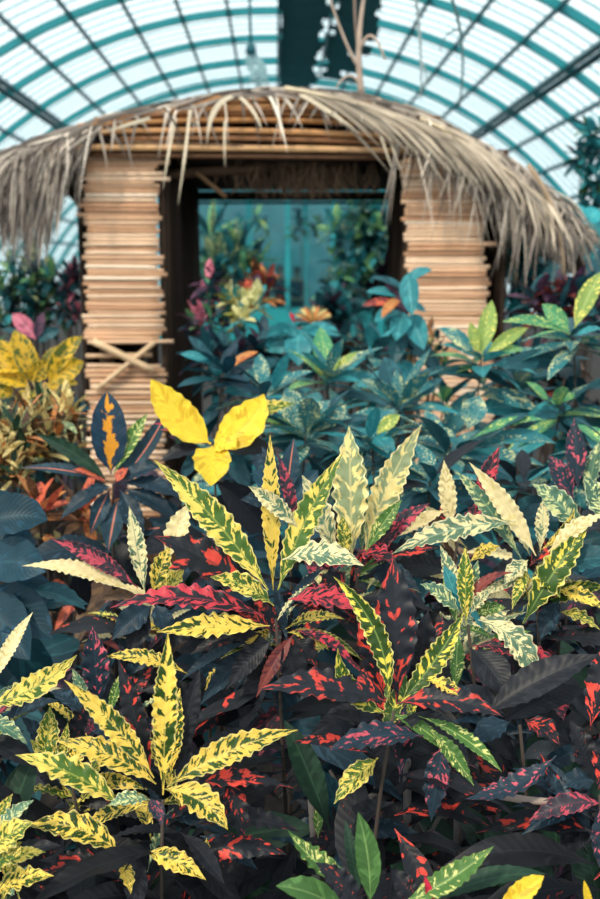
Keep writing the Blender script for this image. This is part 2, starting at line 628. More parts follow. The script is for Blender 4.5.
# glass skin
mb = MB()
ang = np.linspace(-A_MAX, A_MAX, 61)
ys = [-2.0, 8, 18, 30, Y_VAULT]
V = np.concatenate([arc(ang, y) for y in ys])
n = len(ang)
mb.add(V, [(i * n + j, i * n + j + 1, (i + 1) * n + j + 1, (i + 1) * n + j) for i in range(len(ys) - 1) for j in range(n - 1)], ca=(1, 1, 1))
structure('ceiling', mb, M_GLASS, True)


def bar_arc(mb, y0, y1, r0, r1, a0, a1, n=49):
    a = np.linspace(a0, a1, n)
    V = np.concatenate([arc(a, y0, r0), arc(a, y1, r0), arc(a, y1, r1), arc(a, y0, r1)])
    Fc = []
    for k in range(4):
        k2 = (k + 1) % 4
        for i in range(n - 1):
            Fc.append((k * n + i, k * n + i + 1, k2 * n + i + 1, k2 * n + i))
    mb.add(V, Fc, ca=(.1, .4, .4))


trim = 0
BAY = 2.3
for k in range(-4, 12):                       # main arched ribs
    y = 18.4 + BAY * k
    trim += 1
    mb = MB()
    bar_arc(mb, y - .035, y + .035, R_V - .17, R_V - .03, -A_MAX, A_MAX)
    structure(f'trim_{trim}', mb, M_TEAL)
for k in range(-11, 12):                     # purlins running along the vault
    a = math.radians(5.4 * k)
    if k == 0:
        a = math.radians(2.6)
    heavy = abs(k) == 6
    trim += 1
    mb = MB()
    for off in ((0, .9) if heavy else (0,)):
        aa = a + math.radians(off) * (1 if a > 0 else -1)
        h = .042 if heavy else .026
        da = h / R_V
        for y0, y1 in [(9.2, Y_VAULT)]:
            q = [(aa - da, R_V - .17), (aa + da, R_V - .17), (aa + da, R_V - .05), (aa - da, R_V - .05)]
            V = [(r * math.sin(t), y, HC + r * math.cos(t)) for y in (y0, y1) for t, r in q]
            mb.add(V, [(0, 1, 5, 4), (1, 2, 6, 5), (2, 3, 7, 6), (3, 0, 4, 7)], ca=(.1, .3, .3))
    structure(f'trim_{trim}', mb, M_TEAL_DARK)
trim += 1                                    # laps of the glass panes, a fine hoop at every pane edge
mb = MB()
for k in range(-3, 4):
    for j in range(1, 5):
        y = 18.4 + BAY * (k - 1 + j / 5 + .0)
        bar_arc(mb, y - .008, y + .008, R_V - .035, R_V - .01, -A_MAX, A_MAX, 41)
for y in np.arange(25.6, Y_VAULT, .6):
    bar_arc(mb, y - .012, y + .012, R_V - .04, R_V - .01, -A_MAX, A_MAX, 41)
structure(f'trim_{trim}', mb, M_TEAL)

# end wall: kick panel, glass, mullions
mb = MB()
box(mb, (-3.4, Y_END, 0), (3.4, Y_END + .1, .82))
structure('wall_back', mb, plain_material('teal_kick_panel', '#1d9aa0', .5, .15, 2.0))
LZ = 4.6
mb = MB()
mb.add([(-3.4, Y_END + .05, .82), (3.4, Y_END + .05, .82), (3.4, Y_END + .05, LZ), (-3.4, Y_END + .05, LZ)], [(0, 1, 2, 3)], ca=(1, 1, 1))
structure('window_1', mb, M_WALLGLASS)
for i, x in enumerate((-3.38, -2.7, -2.1, -1.5, -.66, .30, .76, 1.45, 2.14, 2.65, 3.38)):
    mb = MB()
    w = .08 if x in (-.66, 2.14) else .05
    box(mb, (x - w, Y_END - .06, .82), (x + w, Y_END + .12, LZ))
    trim += 1
    structure(f'trim_{trim}', mb, M_TEAL if i % 2 == 0 else plain_material('bright_teal_mullion', '#22a5ab', .4, .1, 2.0))
mb = MB()
box(mb, (-3.6, Y_END - .1, LZ), (3.6, Y_END + .25, LZ + .25))
trim += 1
structure(f'trim_{trim}', mb, M_TEAL_DARK)
mb = MB()
box(mb, (-3.4, Y_END + 5.9, 0), (3.4, Y_END + 6, LZ + .2))
structure('wall_lobby', mb, plain_material('lobby_plaster', '#4f9aa4', .7, .3, .8))
# far end of the vault
mb = MB()
n = 41
a = np.linspace(-A_MAX, A_MAX, n)
top = arc(a, Y_VAULT)
bot = top.copy()
bot[:, 2] = 0
mb.add(np.concatenate([bot, top]), [(i, i + 1, n + i + 1, n + i) for i in range(n - 1)], ca=(1, 1, 1))
structure('window_2', mb, M_GLASS)
for x in np.arange(-8, 8.1, 1.0):
    mb = MB()
    zt = HC + math.sqrt(R_V ** 2 - x * x)
    box(mb, (x - .04, Y_VAULT - .06, 0), (x + .04, Y_VAULT + .06, zt))
    trim += 1
    structure(f'trim_{trim}', mb, M_TEAL)

# dark blinds drawn along the ridge
def blind(a0, a1, y0, y1, label, nsl, gap, seed):
    r = random.Random(seed)
    c = arc(np.array([(a0 + a1) / 2]), (y0 + y1) / 2, R_V - .3)[0]
    root = empty('roof_blind', c, label, 'blind', 'blinds below the roof ridge')
    mb = MB()
    dy = (y1 - y0) / nsl
    for i in range(nsl):
        b0 = a0 + r.uniform(-.5, .8) * gap
        b1 = a1 - r.uniform(-.5, 2.0) * gap
        yy = y0 + i * dy
        aa = np.linspace(b0, b1, 8)
        lo = arc(aa, yy, R_V - .26)
        hi = arc(aa, yy + dy * (.90 - .3 * gap * r.random()), R_V - .30)
        mb.add(np.concatenate([lo, hi]), [(j, j + 1, 9 + j, 8 + j) for j in range(7)], ca=(0, 0, 0))
    mb.build('slatted_cloth', M_SHADE, root)
    mb = MB()
    tube(mb, [arc(np.array([a0]), y0, R_V - .32)[0], arc(np.array([a0]), y1, R_V - .32)[0]], .03, lin('#10343a'), 6)
    mb.build('side_rail', M_TEAL_DARK, root)


blind(.5, 6.4, 15.5, 28.0, 'near-black slatted blind under the roof ridge, nearly closed', 26, .45, 5)
blind(6.6, 12.0, 15.5, 26, 'dark slatted blind right of the ridge with bright gaps between its slats', 26, 1.2, 9)


# ================================================================== THE HUT
D = 5.2


def wx(px, d=D):
    return P(px, 300, d)[0]


hut = empty('thatched_hut', (P(285, 300, D)[0], D + .9, 0), 'bamboo hut with split cane pillars, open doorway and a shaggy thatched roof', 'hut')
CANE = [lin(c) for c in ('#e6bf9e', '#dbae8a', '#eecbac', '#cfa07c', '#e8c4a4', '#d8ac8a', '#f2d8be', '#c69674')]


def cane(mb, x0, y0, x1, y1, d0, d1=None, r=.0125, bow=0.0, col=None, rr=RNG, seg=8):
    d1 = d0 if d1 is None else d1
    a, b = P(x0, y0, d0), P(x1, y1, d1)
    m = (a + b) / 2 + np.array([0, 0, bow])
    c = CANE[rr.randrange(len(CANE))] if col is None else col
    c = c * rr.uniform(.88, 1.14)
    pts = bez(a, m, b, 7)
    tube(mb, pts, r * np.array([1, .96, 1.03, .97, 1.02, .97, .98]), np.clip(c, 0, 1), seg)


def pillar(xl, xr, y0, y1, skip, seed, shift):
    r = random.Random(seed)
    mb = MB()
    y = y0
    while y < y1:
        if skip and skip[0] < y < skip[1]:
            y += 5
            continue
        s = (y - y0) * shift
        th = r.uniform(3.9, 5.0)
        l, rt = xl + s + r.uniform(-4, 2.5), xr + s + r.uniform(-4, 4.5)
        if r.random() < .22:
            rt += r.uniform(2, 10)
        if r.random() < .06:
            l -= r.uniform(2, 5)
        cane(mb, l, y + r.uniform(-.6, .6), rt, y + r.uniform(-.8, .8), D + r.uniform(-.004, .004), None, th * mpp(D) * .53, r.uniform(-.003, .003), None, r)
        y += th * r.uniform(.9, 1.06) if not (skip and y > skip[1]) else th * r.uniform(1.05, 1.45)
    # a second row behind closes the gaps
    y = y0
    while y < y1:
        if not (skip and skip[0] - 4 < y < skip[1]):
            s = (y - y0) * shift
            cane(mb, xl + s + 3, y + 2, xr + s - 3, y + 2, D + .04, None, .013, 0, lin('#8a6446'), r, 6)
        y += 5
    o = mb.build('pillar', M_CANE, hut)
    return o


pl = pillar(84, 158, 158, 560, (345, 366), 11, .020)
tag(pl, 'left cane pillar with a patched gap and crossed canes')
pr_ = pillar(401, 480, 158, 560, None, 12, .058)
tag(pr_, 'right cane pillar of close level canes')
for x0, y0, x1, y1, rr_ in ((93, 341, 154, 371, .017), (155, 342, 96, 390, .013)):
    mb = MB()
    cane(mb, x0, y0, x1, y1, D - .035, None, rr_, 0, lin('#e3c19a'))
    tag(mb.build('cross_brace', M_CANE, pl), 'pale cane tied across the gap')
mb = MB()
cane(mb, 86, 356, 152, 355, D, None, .011, 0, lin('#c9a684'))
mb.build('cane', M_CANE, pl)
# dark core and posts
DK = lin('#2a1f18')
for x0, x1, dd, yt, col in ((94, 108, D + .10, 150, '#5a4636'), (142, 154, D + .1, 150, '#3c2e25'), (168, 180, D + .32, 150, '#2c211a'), (497, 509, D + .15, 150, '#4a382c'), (412, 424, D + .1, 150, '#5a4434')):
    mb = MB()
    a = P((x0 + x1) / 2, yt, dd)
    b = np.array([a[0], dd, 0])
    tube(mb, [b + (a - b) * q for q in np.linspace(0, 1, 8)], (x1 - x0) / 2 * mpp(dd) * np.array([1.1, 1, 1.04, .98, 1.02, 1, .97, 1]), lin(col), 10)
    mb.build('post', M_BARK, hut)
# side walls: upright dark reed mats running back from the pillars
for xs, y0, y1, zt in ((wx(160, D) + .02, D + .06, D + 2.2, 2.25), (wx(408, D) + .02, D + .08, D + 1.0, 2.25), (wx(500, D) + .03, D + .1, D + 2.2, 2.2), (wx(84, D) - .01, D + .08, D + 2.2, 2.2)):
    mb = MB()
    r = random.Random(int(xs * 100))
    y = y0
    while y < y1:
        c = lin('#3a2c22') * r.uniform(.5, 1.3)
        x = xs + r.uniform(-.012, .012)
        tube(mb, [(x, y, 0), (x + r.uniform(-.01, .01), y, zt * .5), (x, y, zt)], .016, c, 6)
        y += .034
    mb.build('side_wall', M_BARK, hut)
# back lintel and rafters
mb = MB()
cane(mb, 182, 196, 400, 196, D + 2.2, None, .03, 0, lin('#2a211a'))
mb.build('back_lintel', M_BARK, hut)
mb = MB()
cane(mb, 190, 203, 398, 203, D + 2.1, None, .008, 0, lin('#22343a'))
mb.build('back_wire', M_BARK, hut)
for x0, x1 in ((180, 215), (390, 375), (240, 255), (330, 322)):
    mb = MB()
    cane(mb, x0, 160, x1, 188, D + .1, D + 2.2, .022, 0, lin('#3c2e24'))
    mb.build('rafter', M_BARK, hut)
mb = MB()
cane(mb, 160, 176, 268, 168, D + .25, D + .3, .026, .01, lin('#6a5140'))
mb.build('crossbeam', M_BARK, hut)
mb = MB()
cane(mb, 196, 172, 226, 197, D + .2, D + .25, .012, 0, lin('#a07a58'))
mb.build('loose_cane', M_CANE, hut)

# lintel of long canes under the thatch
LINT = [(45, 148, 432, 152, 3.4, '#d8a878', 2), (66, 133, 430, 139, 3.0, '#cf9866', 6), (120, 139, 440, 146, 2.8, '#8f6444', 4), (78, 126, 432, 128, 2.6, '#b9824f', 8),
        (95, 120, 425, 122, 2.6, '#a87448', 9), (150, 113, 420, 114, 2.8, '#c08c5a', 9), (130, 117, 440, 118, 2.2, '#8a5e3c', 9), (180, 106, 400, 107, 2.6, '#a9774c', 8),
        (200, 100, 385, 102, 2.6, '#b8875a', 7), (110, 143, 440, 157, 2.8, '#5e4530', 2), (82, 155, 405, 158, 2.4, '#6b4a33', 0)]
for i, (x0, y0, x1, y1, th, c, bow) in enumerate(LINT):
    mb = MB()
    cane(mb, x0, y0, x1, y1, D - .06 + .012 * (i % 3), None, th * mpp(D), bow * mpp(D) * 1.6, lin(c))
    mb.build('lintel_cane', M_CANE, hut)

# roof shell
SIL = np.array([(-6, 168), (16, 150), (44, 139), (90, 126), (140, 112), (200, 100), (250, 94), (300, 92), (350, 97), (400, 108), (450, 126), (500, 152), (540, 182), (572, 222), (588, 262)], float)


def sil(px):
    return float(np.interp(px, SIL[:, 0], SIL[:, 1]))


mb = MB()
px = np.linspace(-4, 586, 40)
front = np.array([P(x, sil(x) + 5, D - .02) for x in px])
rows = []
for q in np.linspace(0, 1, 6):
    row = front.copy()
    row[:, 1] += 2.4 * q
    row[:, 2] += .16 * math.sin(q * PI)
    rows.append(row)
under = [r_ - np.array([0, 0, .10]) for r_ in rows]
allr = np.array(rows + under[::-1])
nr, nc = allr.shape[:2]
mb.add(allr.reshape(-1, 3), [(i * nc + j, i * nc + j + 1, ((i + 1) % nr) * nc + j + 1, ((i + 1) % nr) * nc + j) for i in range(nr) for j in range(nc - 1)], ca=lin('#372d26'))
mb.build('roof_thatch', M_THATCH, hut)

STRAW = [lin(c) for c in ('#988b82', '#b5a698', '#6f645d', '#cdbdad', '#544a45', '#a2948a', '#e0d0c0', '#7d7269')]


def strands(mb, n, start, end, seed, wpx=(.7, 1.6), mid=None, dd=(-.10, .04), bright=1.0):
    r = random.Random(seed)
    for _ in range(n):
        q = r.random()
        sx, sy = start(q, r)
        ex, ey = end(q, sx, sy, r)
        dep = D + r.uniform(*dd)
        a = P(sx, sy, dep + .04)
        c = P(ex, ey, dep - r.uniform(0, .08))
        if mid:
            mx_, my_ = mid(sx, sy, ex, ey, r)
        else:
            mx_, my_ = (sx + ex) / 2, min(sy, ey) + abs(ey - sy) * r.uniform(.1, .35)
        b = P(mx_, my_, dep)
        col = STRAW[r.randrange(len(STRAW))] * r.uniform(.4, 1.25) * bright
        tdir = nrm(c - a)
        sd = nrm(np.cross(tdir, np.array([r.uniform(-.5, .5), 1, r.uniform(-.3, .3)])))
        ribbon(mb, bez(a, b, c, 9), r.uniform(*wpx) * mpp(D), sd, np.clip(col, 0, 1))


# hanging curtain on the left
BL = ([-14, 0, 22, 34, 48, 56, 68, 84, 100], [225, 238, 252, 256, 246, 226, 214, 206, 170])
mb = MB()


def left_start(q, r):
    x = r.uniform(-10, 104)
    return x, sil(x) + r.uniform(-2, 16 if x < 80 else 5)


def left_end(q, sx, sy, r):
    ex = sx * .66 - 5 + r.uniform(-14, 14)
    lim = float(np.interp(ex, *BL)) + 16
    if sx > 84:
        lim = min(lim, sy + 34)
    return min(ex, 78), sy + (lim - sy) * r.uniform(.35, 1.05)


strands(mb, 800, left_start, left_end, 21, (.5, 1.4), lambda sx, sy, ex, ey, r: (sx * .35 + ex * .65 - 4, sy * .62 + ey * .38), (-.10, .12))
strands(mb, 110, left_start, lambda q, sx, sy, r: (min(80, sx + r.uniform(-44, 6)), sy + r.uniform(30, 100)), 28, (.4, .9), lambda sx, sy, ex, ey, r: (sx * .5 + ex * .5 - r.uniform(-4, 10), sy * .7 + ey * .3), (-.2, -.08), 1.1)
tag(mb.build('thatch_fringe', M_THATCH, hut), 'thick grey-brown curtain of thatch drooping past the left pillar')
# fringe on the right
mb = MB()
BR = ([400, 430, 470, 500, 530, 560, 590, 610], [150, 185, 200, 250, 262, 268, 262, 240])


def right_start(q, r):
    x = r.uniform(395, 575)
    return x, sil(x) + r.uniform(-2, 14)


def right_end(q, sx, sy, r):
    ex = sx + r.uniform(-4, 40)
    lim = float(np.interp(ex, *BR))
    return ex, sy + max(6, lim - sy) * r.uniform(.4, 1.03)


strands(mb, 900, right_start, right_end, 22, (.5, 1.4), lambda sx, sy, ex, ey, r: (sx * .3 + ex * .7 + 6, sy * .66 + ey * .34), (-.10, .14))
strands(mb, 150, right_start, lambda q, sx, sy, r: (sx + r.uniform(-25, 45), sy + r.uniform(30, 125)), 27, (.4, .9), lambda sx, sy, ex, ey, r: (sx * .5 + ex * .5 + r.uniform(-4, 16), sy * .7 + ey * .3), (-.2, -.08), 1.1)
tag(mb.build('thatch_fringe', M_THATCH, hut), 'grey-brown thatch hanging off the right eave')
# top layer across the ridge
mb = MB()


def top_start(q, r):
    x = r.uniform(40, 420)
    return x, sil(x) + r.uniform(-5, 4)


def top_end(q, sx, sy, r):
    s = -1 if sx < 250 - r.uniform(-50, 50) else 1
    ex = sx + s * r.uniform(25, 85)
    return ex, sil(ex) + r.uniform(-4, 9)


strands(mb, 420, top_start, top_end, 23, (.7, 1.6), lambda sx, sy, ex, ey, r: ((sx + ex) / 2, (sy + ey) / 2 - r.uniform(0, 5)), (-.12, .3), 1.15)
# ragged ends hanging over the lintel
strands(mb, 46, lambda q, r: (lambda x: (x, sil(x) + r.uniform(0, 4)))(r.uniform(90, 400)),
        lambda q, sx, sy, r: (sx + r.uniform(-22, 22), sy + r.uniform(15, 60)), 24, (.7, 1.5), None, (-.16, -.1), 1.2)
tag(mb.build('ridge_straw', M_THATCH, hut), 'loose pale straw along the roof edge')
# few long loose blades over the front
PALE = lin('#d9c8ae')
for (x0, y0, xm, ym, x1, y1, w) in ((232, 96, 208, 104, 207, 144, 2.6), (240, 97, 258, 112, 262, 132, 1.6), (300, 94, 330, 110, 362, 135, 2.0), (190, 110, 186, 150, 178, 205, 1.3),
                                    (176, 118, 168, 150, 163, 190, 1.2), (372, 104, 378, 130, 396, 180, 1.3), (380, 110, 390, 140, 402, 175, 1.0), (150, 118, 130, 124, 100, 133, 1.6), (400, 118, 450, 150, 470, 196, 1.4), (225, 120, 224, 140, 225, 168, 1.0)):
    a, b, c = P(x0, y0, D - .13), P(xm, ym, D - .2), P(x1, y1, D - .17)
    mb = MB()
    ribbon(mb, bez(a, b, c, 12), w * mpp(D), nrm(np.cross(c - a, (0, 1, .1))), PALE)
    mb.build('loose_straw', M_THATCH, hut)
# brown straw tuft inside the doorway
mb = MB()
r = random.Random(5)
for _ in range(340):
    x = r.gauss(300, 36)
    x = min(372, max(215, x))
    a = P(x, 160 + r.uniform(-2, 8), D + .35 + r.uniform(-.1, .1))
    b = P(x + r.uniform(-12, 12), 178 + r.uniform(-8, 14), D + .3)
    c = P(x + r.uniform(-16, 16), 192 + r.uniform(-12, 16) * (1 - abs(x - 300) / 110), D + .32)
    ribbon(mb, bez(a, b, c, 7), r.uniform(.4, .9) * mpp(D), (1, 0, 0), lin('#7d6450') * r.uniform(.3, 1.3))
tag(mb.build('straw_tuft', M_THATCH, hut), 'dark brown straw hanging under the lintel')
# dark thatch underside
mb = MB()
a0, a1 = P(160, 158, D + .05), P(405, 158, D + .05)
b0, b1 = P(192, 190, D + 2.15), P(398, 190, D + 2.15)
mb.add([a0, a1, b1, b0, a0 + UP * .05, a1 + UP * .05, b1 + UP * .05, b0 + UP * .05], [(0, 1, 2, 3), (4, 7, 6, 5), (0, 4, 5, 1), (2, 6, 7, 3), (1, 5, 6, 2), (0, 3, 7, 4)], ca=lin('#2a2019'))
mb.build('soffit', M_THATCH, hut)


# dry palm frond lying across the right slope
def frond(x0, y0, x1, y1, label, n, seed, bow=14, lmax=95, spread=1.0):
    r = random.Random(seed)
    a, c = P(x0, y0, D - .12), P(x1, y1, D - .2)
    b = P((x0 + x1) / 2, (y0 + y1) / 2 - bow, D - .2)
    root = empty('dry_palm_frond', (a + c) / 2, label, 'palm frond', 'dry palm fronds laid on the hut roof')
    mb = MB()
    spine = bez(a, b, c, 20)
    tube(mb, spine, np.linspace(.011, .003, 20), lin('#dcc8a8'), 6)
    mb.build('midrib', M_CANE, root)
    mb = MB()
    for i in range(n):
        q = .06 + .92 * i / n
        p = spine[min(19, int(q * 19))] + (spine[min(19, int(q * 19) + 1)] - spine[min(19, int(q * 19))]) * ((q * 19) % 1)
        l = lmax * (1.05 - .5 * q) * r.uniform(.6, 1.1)
        ang = math.radians(r.uniform(8, 30) + 26 * q) * spread
        ex, ez = math.cos(ang) * l, -math.sin(ang) * l
        e = p + np.array([ex * mpp(D), r.uniform(-.1, .04), ez * mpp(D) - .25 * l * mpp(D) * r.random()])
        m = (p + e) / 2 + UP * l * mpp(D) * .12
        ribbon(mb, bez(p, m, e, 10), r.uniform(.8, 1.7) * mpp(D), nrm(np.cross(e - p, (r.uniform(-.3, .3), 1, .2))), np.clip(lin('#cdbba6') * r.uniform(.5, 1.2), 0, 1))
    mb.build('leaflet_foliage', M_THATCH, root)


frond(285, 88, 478, 148, 'long pale dry palm frond sweeping from the ridge over the right slope', 120, 31)
frond(420, 118, 560, 215, 'dry palm frond with hanging grey leaflets at the right eave of the hut', 70, 32, 18, 70, 1.7)
# single bent stalk hanging from the right eave
root = empty('bent_stalk', P(565, 270, D - .15), 'single pale bent stalk hanging from the right eave', 'stalk')
mb = MB()
tube(mb, bez(P(528, 165, D - .15), P(562, 205, D - .18), P(564, 276, D - .15), 12), np.linspace(.012, .009, 12), lin('#b59a80'), 6)
mb.build('shaft', M_BARK, root)

# dry stems and vines above the roof


def vine(name, label, cat, strands_, col, r0=.010):
    pts0 = [P(*p) for p in strands_[0]]
    root = empty(name, pts0[0], label, cat)
    for i, s in enumerate(strands_):
        mb = MB()
        pts = np.array([P(*p) for p in s])
        if len(pts) == 3:
            pts = bez(pts[0], 2 * pts[1] - (pts[0] + pts[2]) / 2, pts[2], 12)
        if i == 0 and name == 'hanging_vine':   # it hangs from the vault
            top = pts[0].copy()
            top[2] = HC + math.sqrt((R_V - .1) ** 2 - top[0] ** 2)
            pts = np.concatenate([[top], pts])
        tube(mb, pts, np.linspace(r0, r0 * .5, len(pts)) * (1 if i == 0 else .55), lin(col), 6)
        mb.build('stalk' if i == 0 else 'side_shoot', M_BARK, root)
    return root


vine('dry_stalk', 'tall pale dead stalk rising from the ridge of the hut', 'stalk',
     [[(362, 96, D + .3), (359, 45, D + .3), (366, -14, D + .3)], [(358, 66, D + .3), (345, 40, D + .3), (328, -6, D + .32)], [(360, 50, D + .3), (372, 36, D + .25), (385, 60, D + .2)],
      [(362, 90, D + .3), (350, 76, D + .28), (336, 88, D + .25)]], '#b8a090', .017)
vine('hanging_vine', 'thin brown vine hanging beside the dead stalk', 'vine', [[(355, -12, 6.5), (356, 30, 6.5), (362, 70, 6.5)]], '#8a7468', .010)
vine('hanging_vine', 'loose grey vine with dangling side shoots before the right roof panes', 'vine',
     [[(414, -12, 7), (420, 40, 7), (421, 98, 7)], [(421, 60, 7), (426, 75, 7), (424, 88, 7)]], '#9aa6a6', .012)
vine('hanging_vine', 'dark twisted vine with leafy knots left of a roof purlin', 'vine',
     [[(448, -12, 7), (462, 45, 7), (459, 108, 7)], [(458, 30, 7), (446, 36, 7), (440, 52, 7)], [(455, 16, 7), (466, 10, 7), (470, 22, 7)]], '#4f6a6c', .012)
# hanging lamp left of the ridge
root = empty('hanging_lamp', P(250, 50, 12), 'small dark lamp hanging on a rod under the left roof panes', 'lamp')
mb = MB()
tube(mb, [np.array([P(249, -20, 12)[0], 12, 6.4]), P(250, 20, 12), P(251, 46, 12)], .016, lin('#0c3b42'), 6)
mb.build('rod', M_TEAL_DARK, root)
mb = MB()
tube(mb, [P(251, 42, 12), P(251, 46, 12), P(251, 53, 12), P(251, 55, 12)], [.02, .05, .06, .03], lin('#103036'), 10)
mb.build('lamp_shade', M_TEAL_DARK, root)
root = empty('wire_tangle', P(256, 66, 12), 'pale tangle of dry tendrils under the hanging lamp', 'tendril')
mb = MB()
r = random.Random(2)
for _ in range(16):
    a = P(251 + r.uniform(-3, 3), 54, 12)
    tube(mb, bez(a, P(255 + r.uniform(-14, 14), 60 + r.uniform(-4, 8), 12), P(256 + r.uniform(-10, 12), 76 + r.uniform(-8, 12), 12), 8), .012, lin('#9fc0c4'), 5)
mb.build('tendril_foliage', M_BARK, root)


# ================================================================== FRONT CROTONS
GF = 'front crotons'


def croton(label, px, py, d, leaves, skirt=10, kinds=('D', 'DK', 'DS', 'DX', 'DK'), L=.20, fill=9, **kw):
    p = Plant('croton_plant', label, 'croton', px, py, d, GF, **kw)
    for a in leaves:
        o = a[6] if len(a) > 6 else {}
        p.hero(*a[:6], **o)
    if skirt:
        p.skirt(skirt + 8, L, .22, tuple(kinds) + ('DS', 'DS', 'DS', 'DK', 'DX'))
    p.filler(fill, .15, [a[5] for a in leaves if a[5] not in ('DK', 'D', 'R', 'RP', 'DP', 'DX', 'M')] or ['DX'])
    p.filler(7, .17, [a[5] for a in leaves if a[5] not in ('R', 'Y', 'C')] + ['DS', 'DK'], -.06)
    p.done()
    return p


o = dict
croton('croton rosette of spreading yellow leaves freckled green, dark leaves beneath, lowest in the bed', 163, 797, 1.46, [
    (168, 632, 163, 795, 30, 'Y', o(face=.9, roll=.05, twist=0, dz=.02)),
    (298, 730, 167, 787, 34, 'Y', o(face=.75, roll=0, twist=.2, bul=-8)),
    (228, 830, 163, 789, 36, 'Y', o(dz=-.05, bul=-10, face=.4)),
    (56, 741, 156, 784, 34, 'Y', o(face=.6, roll=0, bul=8)),
    (64, 680, 154, 778, 28, 'Y', o(face=.7, bul=6, dz=.03)),
    (15, 755, 122, 806, 38, 'YG', o(face=.6, bul=7)),
    (26, 826, 123, 858, 36, 'Y', o(face=.55, bul=14, roll=0)),
    (206, 880, 145, 852, 26, 'Y', o(face=.5, dz=-.03)),
    (131, 894, 122, 858, 18, 'Y', o(dz=-.03)),
    (180, 688, 170, 778, 22, 'Y', o(bz=.05, dz=.03)),
    (293, 788, 182, 784, 28, 'D', o(bz=.03, face=.5, arch=.06)),
    (118, 658, 152, 785, 26, 'D', o(bz=.05, face=.8)),
    (200, 668, 172, 780, 28, 'DK', o(bz=.06, face=.8)),
    (30, 880, 120, 858, 28, 'D', o(bz=.02, face=.5)),
    (136, 915, 136, 850, 30, 'DK', o(dz=-.02, face=.7)),
    (162, 826, 150, 798, 18, 'DP', o(dz=-.04)),
    (225, 885, 180, 832, 24, 'DK', o(face=.5)),
    (203, 868, 207, 838, 14, 'Y', o()),
    (244, 838, 226, 780, 30, 'D', o(bz=.04)),
    (108, 806, 150, 800, 22, 'GT', o(dz=-.03)),
    (300, 832, 190, 826, 32, 'DX', o(bz=.05)),
    (258, 870, 200, 836, 26, 'DB', o(bz=.05)),
    (84, 700, 145, 790, 24, 'DB', o(bz=.08)),
], 12, fill=4)

croton('croton at the left edge with one long yellow leaf over a dark one', -30, 705, 1.58, [
    (77, 655, -14, 706, 32, 'YG', o(face=.6, bul=8)),
    (33, 612, -12, 690, 16, 'C', o(face=.5, bz=.03)),
    (76, 668, -10, 722, 24, 'RP', o(bz=.02)),
    (28, 745, -20, 716, 20, 'GT', o(dz=-.02)),
    (60, 700, -6, 730, 26, 'DB', o(bz=.06)),
    (40, 770, -20, 740, 30, 'DK', o(bz=.04)),
], 8, L=.17)

croton('small croton with upright triangular yellow leaf tips behind the lowest rosette', 70, 772, 1.60, [
    (50, 706, 46, 768, 26, 'YG', o(face=.8, roll=0)),
    (68, 722, 60, 770, 12, 'YG', o()),
    (30, 740, 64, 776, 26, 'YG', o()),
    (84, 745, 62, 784, 28, 'Y', o()),
    (108, 742, 72, 780, 26, 'DK', o()),
    (20, 716, 62, 768, 24, 'DB', o(bz=.05)),
    (90, 700, 66, 765, 24, 'DX', o(bz=.06)),
], 9, L=.17)

croton('croton cut by the lower left corner, yellow leaves marbled dark green', -12, 862, 1.38, [
    (33, 822, -14, 856, 34, 'YG', o(face=.5)),
    (22, 842, -16, 880, 32, 'YG', o(face=.5)),
    (54, 876, -12, 896, 30, 'Y', o(face=.4)),
    (34, 800, -10, 842, 22, 'GT', o(bz=.05)),
    (46, 852, -8, 870, 20, 'YG', o(bz=.04)),
    (62, 846, -4, 866, 26, 'DK', o(bz=.07)),
], 8, L=.16, fill=3)

croton('croton whose upright slate-blue leaf carries pink flecks, behind the long yellow leaf', 102, 722, 1.74, [
    (92, 626, 99, 708, 32, 'DP', o(face=.9, roll=0, twist=0)),
    (104, 657, 188, 674, 20, 'Y', o(face=.6)),
    (72, 668, 90, 712, 14, 'GT', o()),
    (124, 670, 108, 716, 12, 'GS', o()),
    (156, 664, 112, 720, 24, 'D', o(bz=.03)),
    (48, 690, 96, 722, 26, 'DB', o(bz=.02)),
    (70, 728, 96, 730, 24, 'RP', o()),
    (140, 700, 110, 728, 24, 'DX', o()),
    (150, 652, 112, 712, 26, 'DB', o(bz=.05)),
], 10, ('D', 'DK', 'DB', 'BR'))

croton('croton of slim upright cream leaves with one pale leaf stretched level to the left', 150, 604, 1.92, [
    (129, 506, 145, 594, 20, 'CG', o(face=.9, roll=0)),
    (22, 566, 136, 594, 20, 'C', o(face=.7, bul=10, roll=0)),
    (50, 538, 138, 588, 20, 'RP', o(face=.7, bul=5)),
    (170, 546, 152, 594, 22, 'Y', o(face=.8)),
    (188, 504, 166, 562, 26, 'C', o(face=.9, bz=.05)),
    (236, 557, 198, 512, 22, 'C', o(dz=-.02, bz=.04, face=.9)),
    (112, 640, 152, 606, 30, 'DB', o(dz=-.04)),
    (168, 640, 156, 604, 26, 'DB', o(dz=-.04)),
    (100, 600, 142, 600, 20, 'BR', o(bz=.02)),
    (184, 570, 158, 600, 26, 'YG', o(bz=.03)),
    (128, 655, 150, 612, 26, 'DK', o(dz=-.03)),
], 9, ('DB', 'DK', 'BR'), .19)

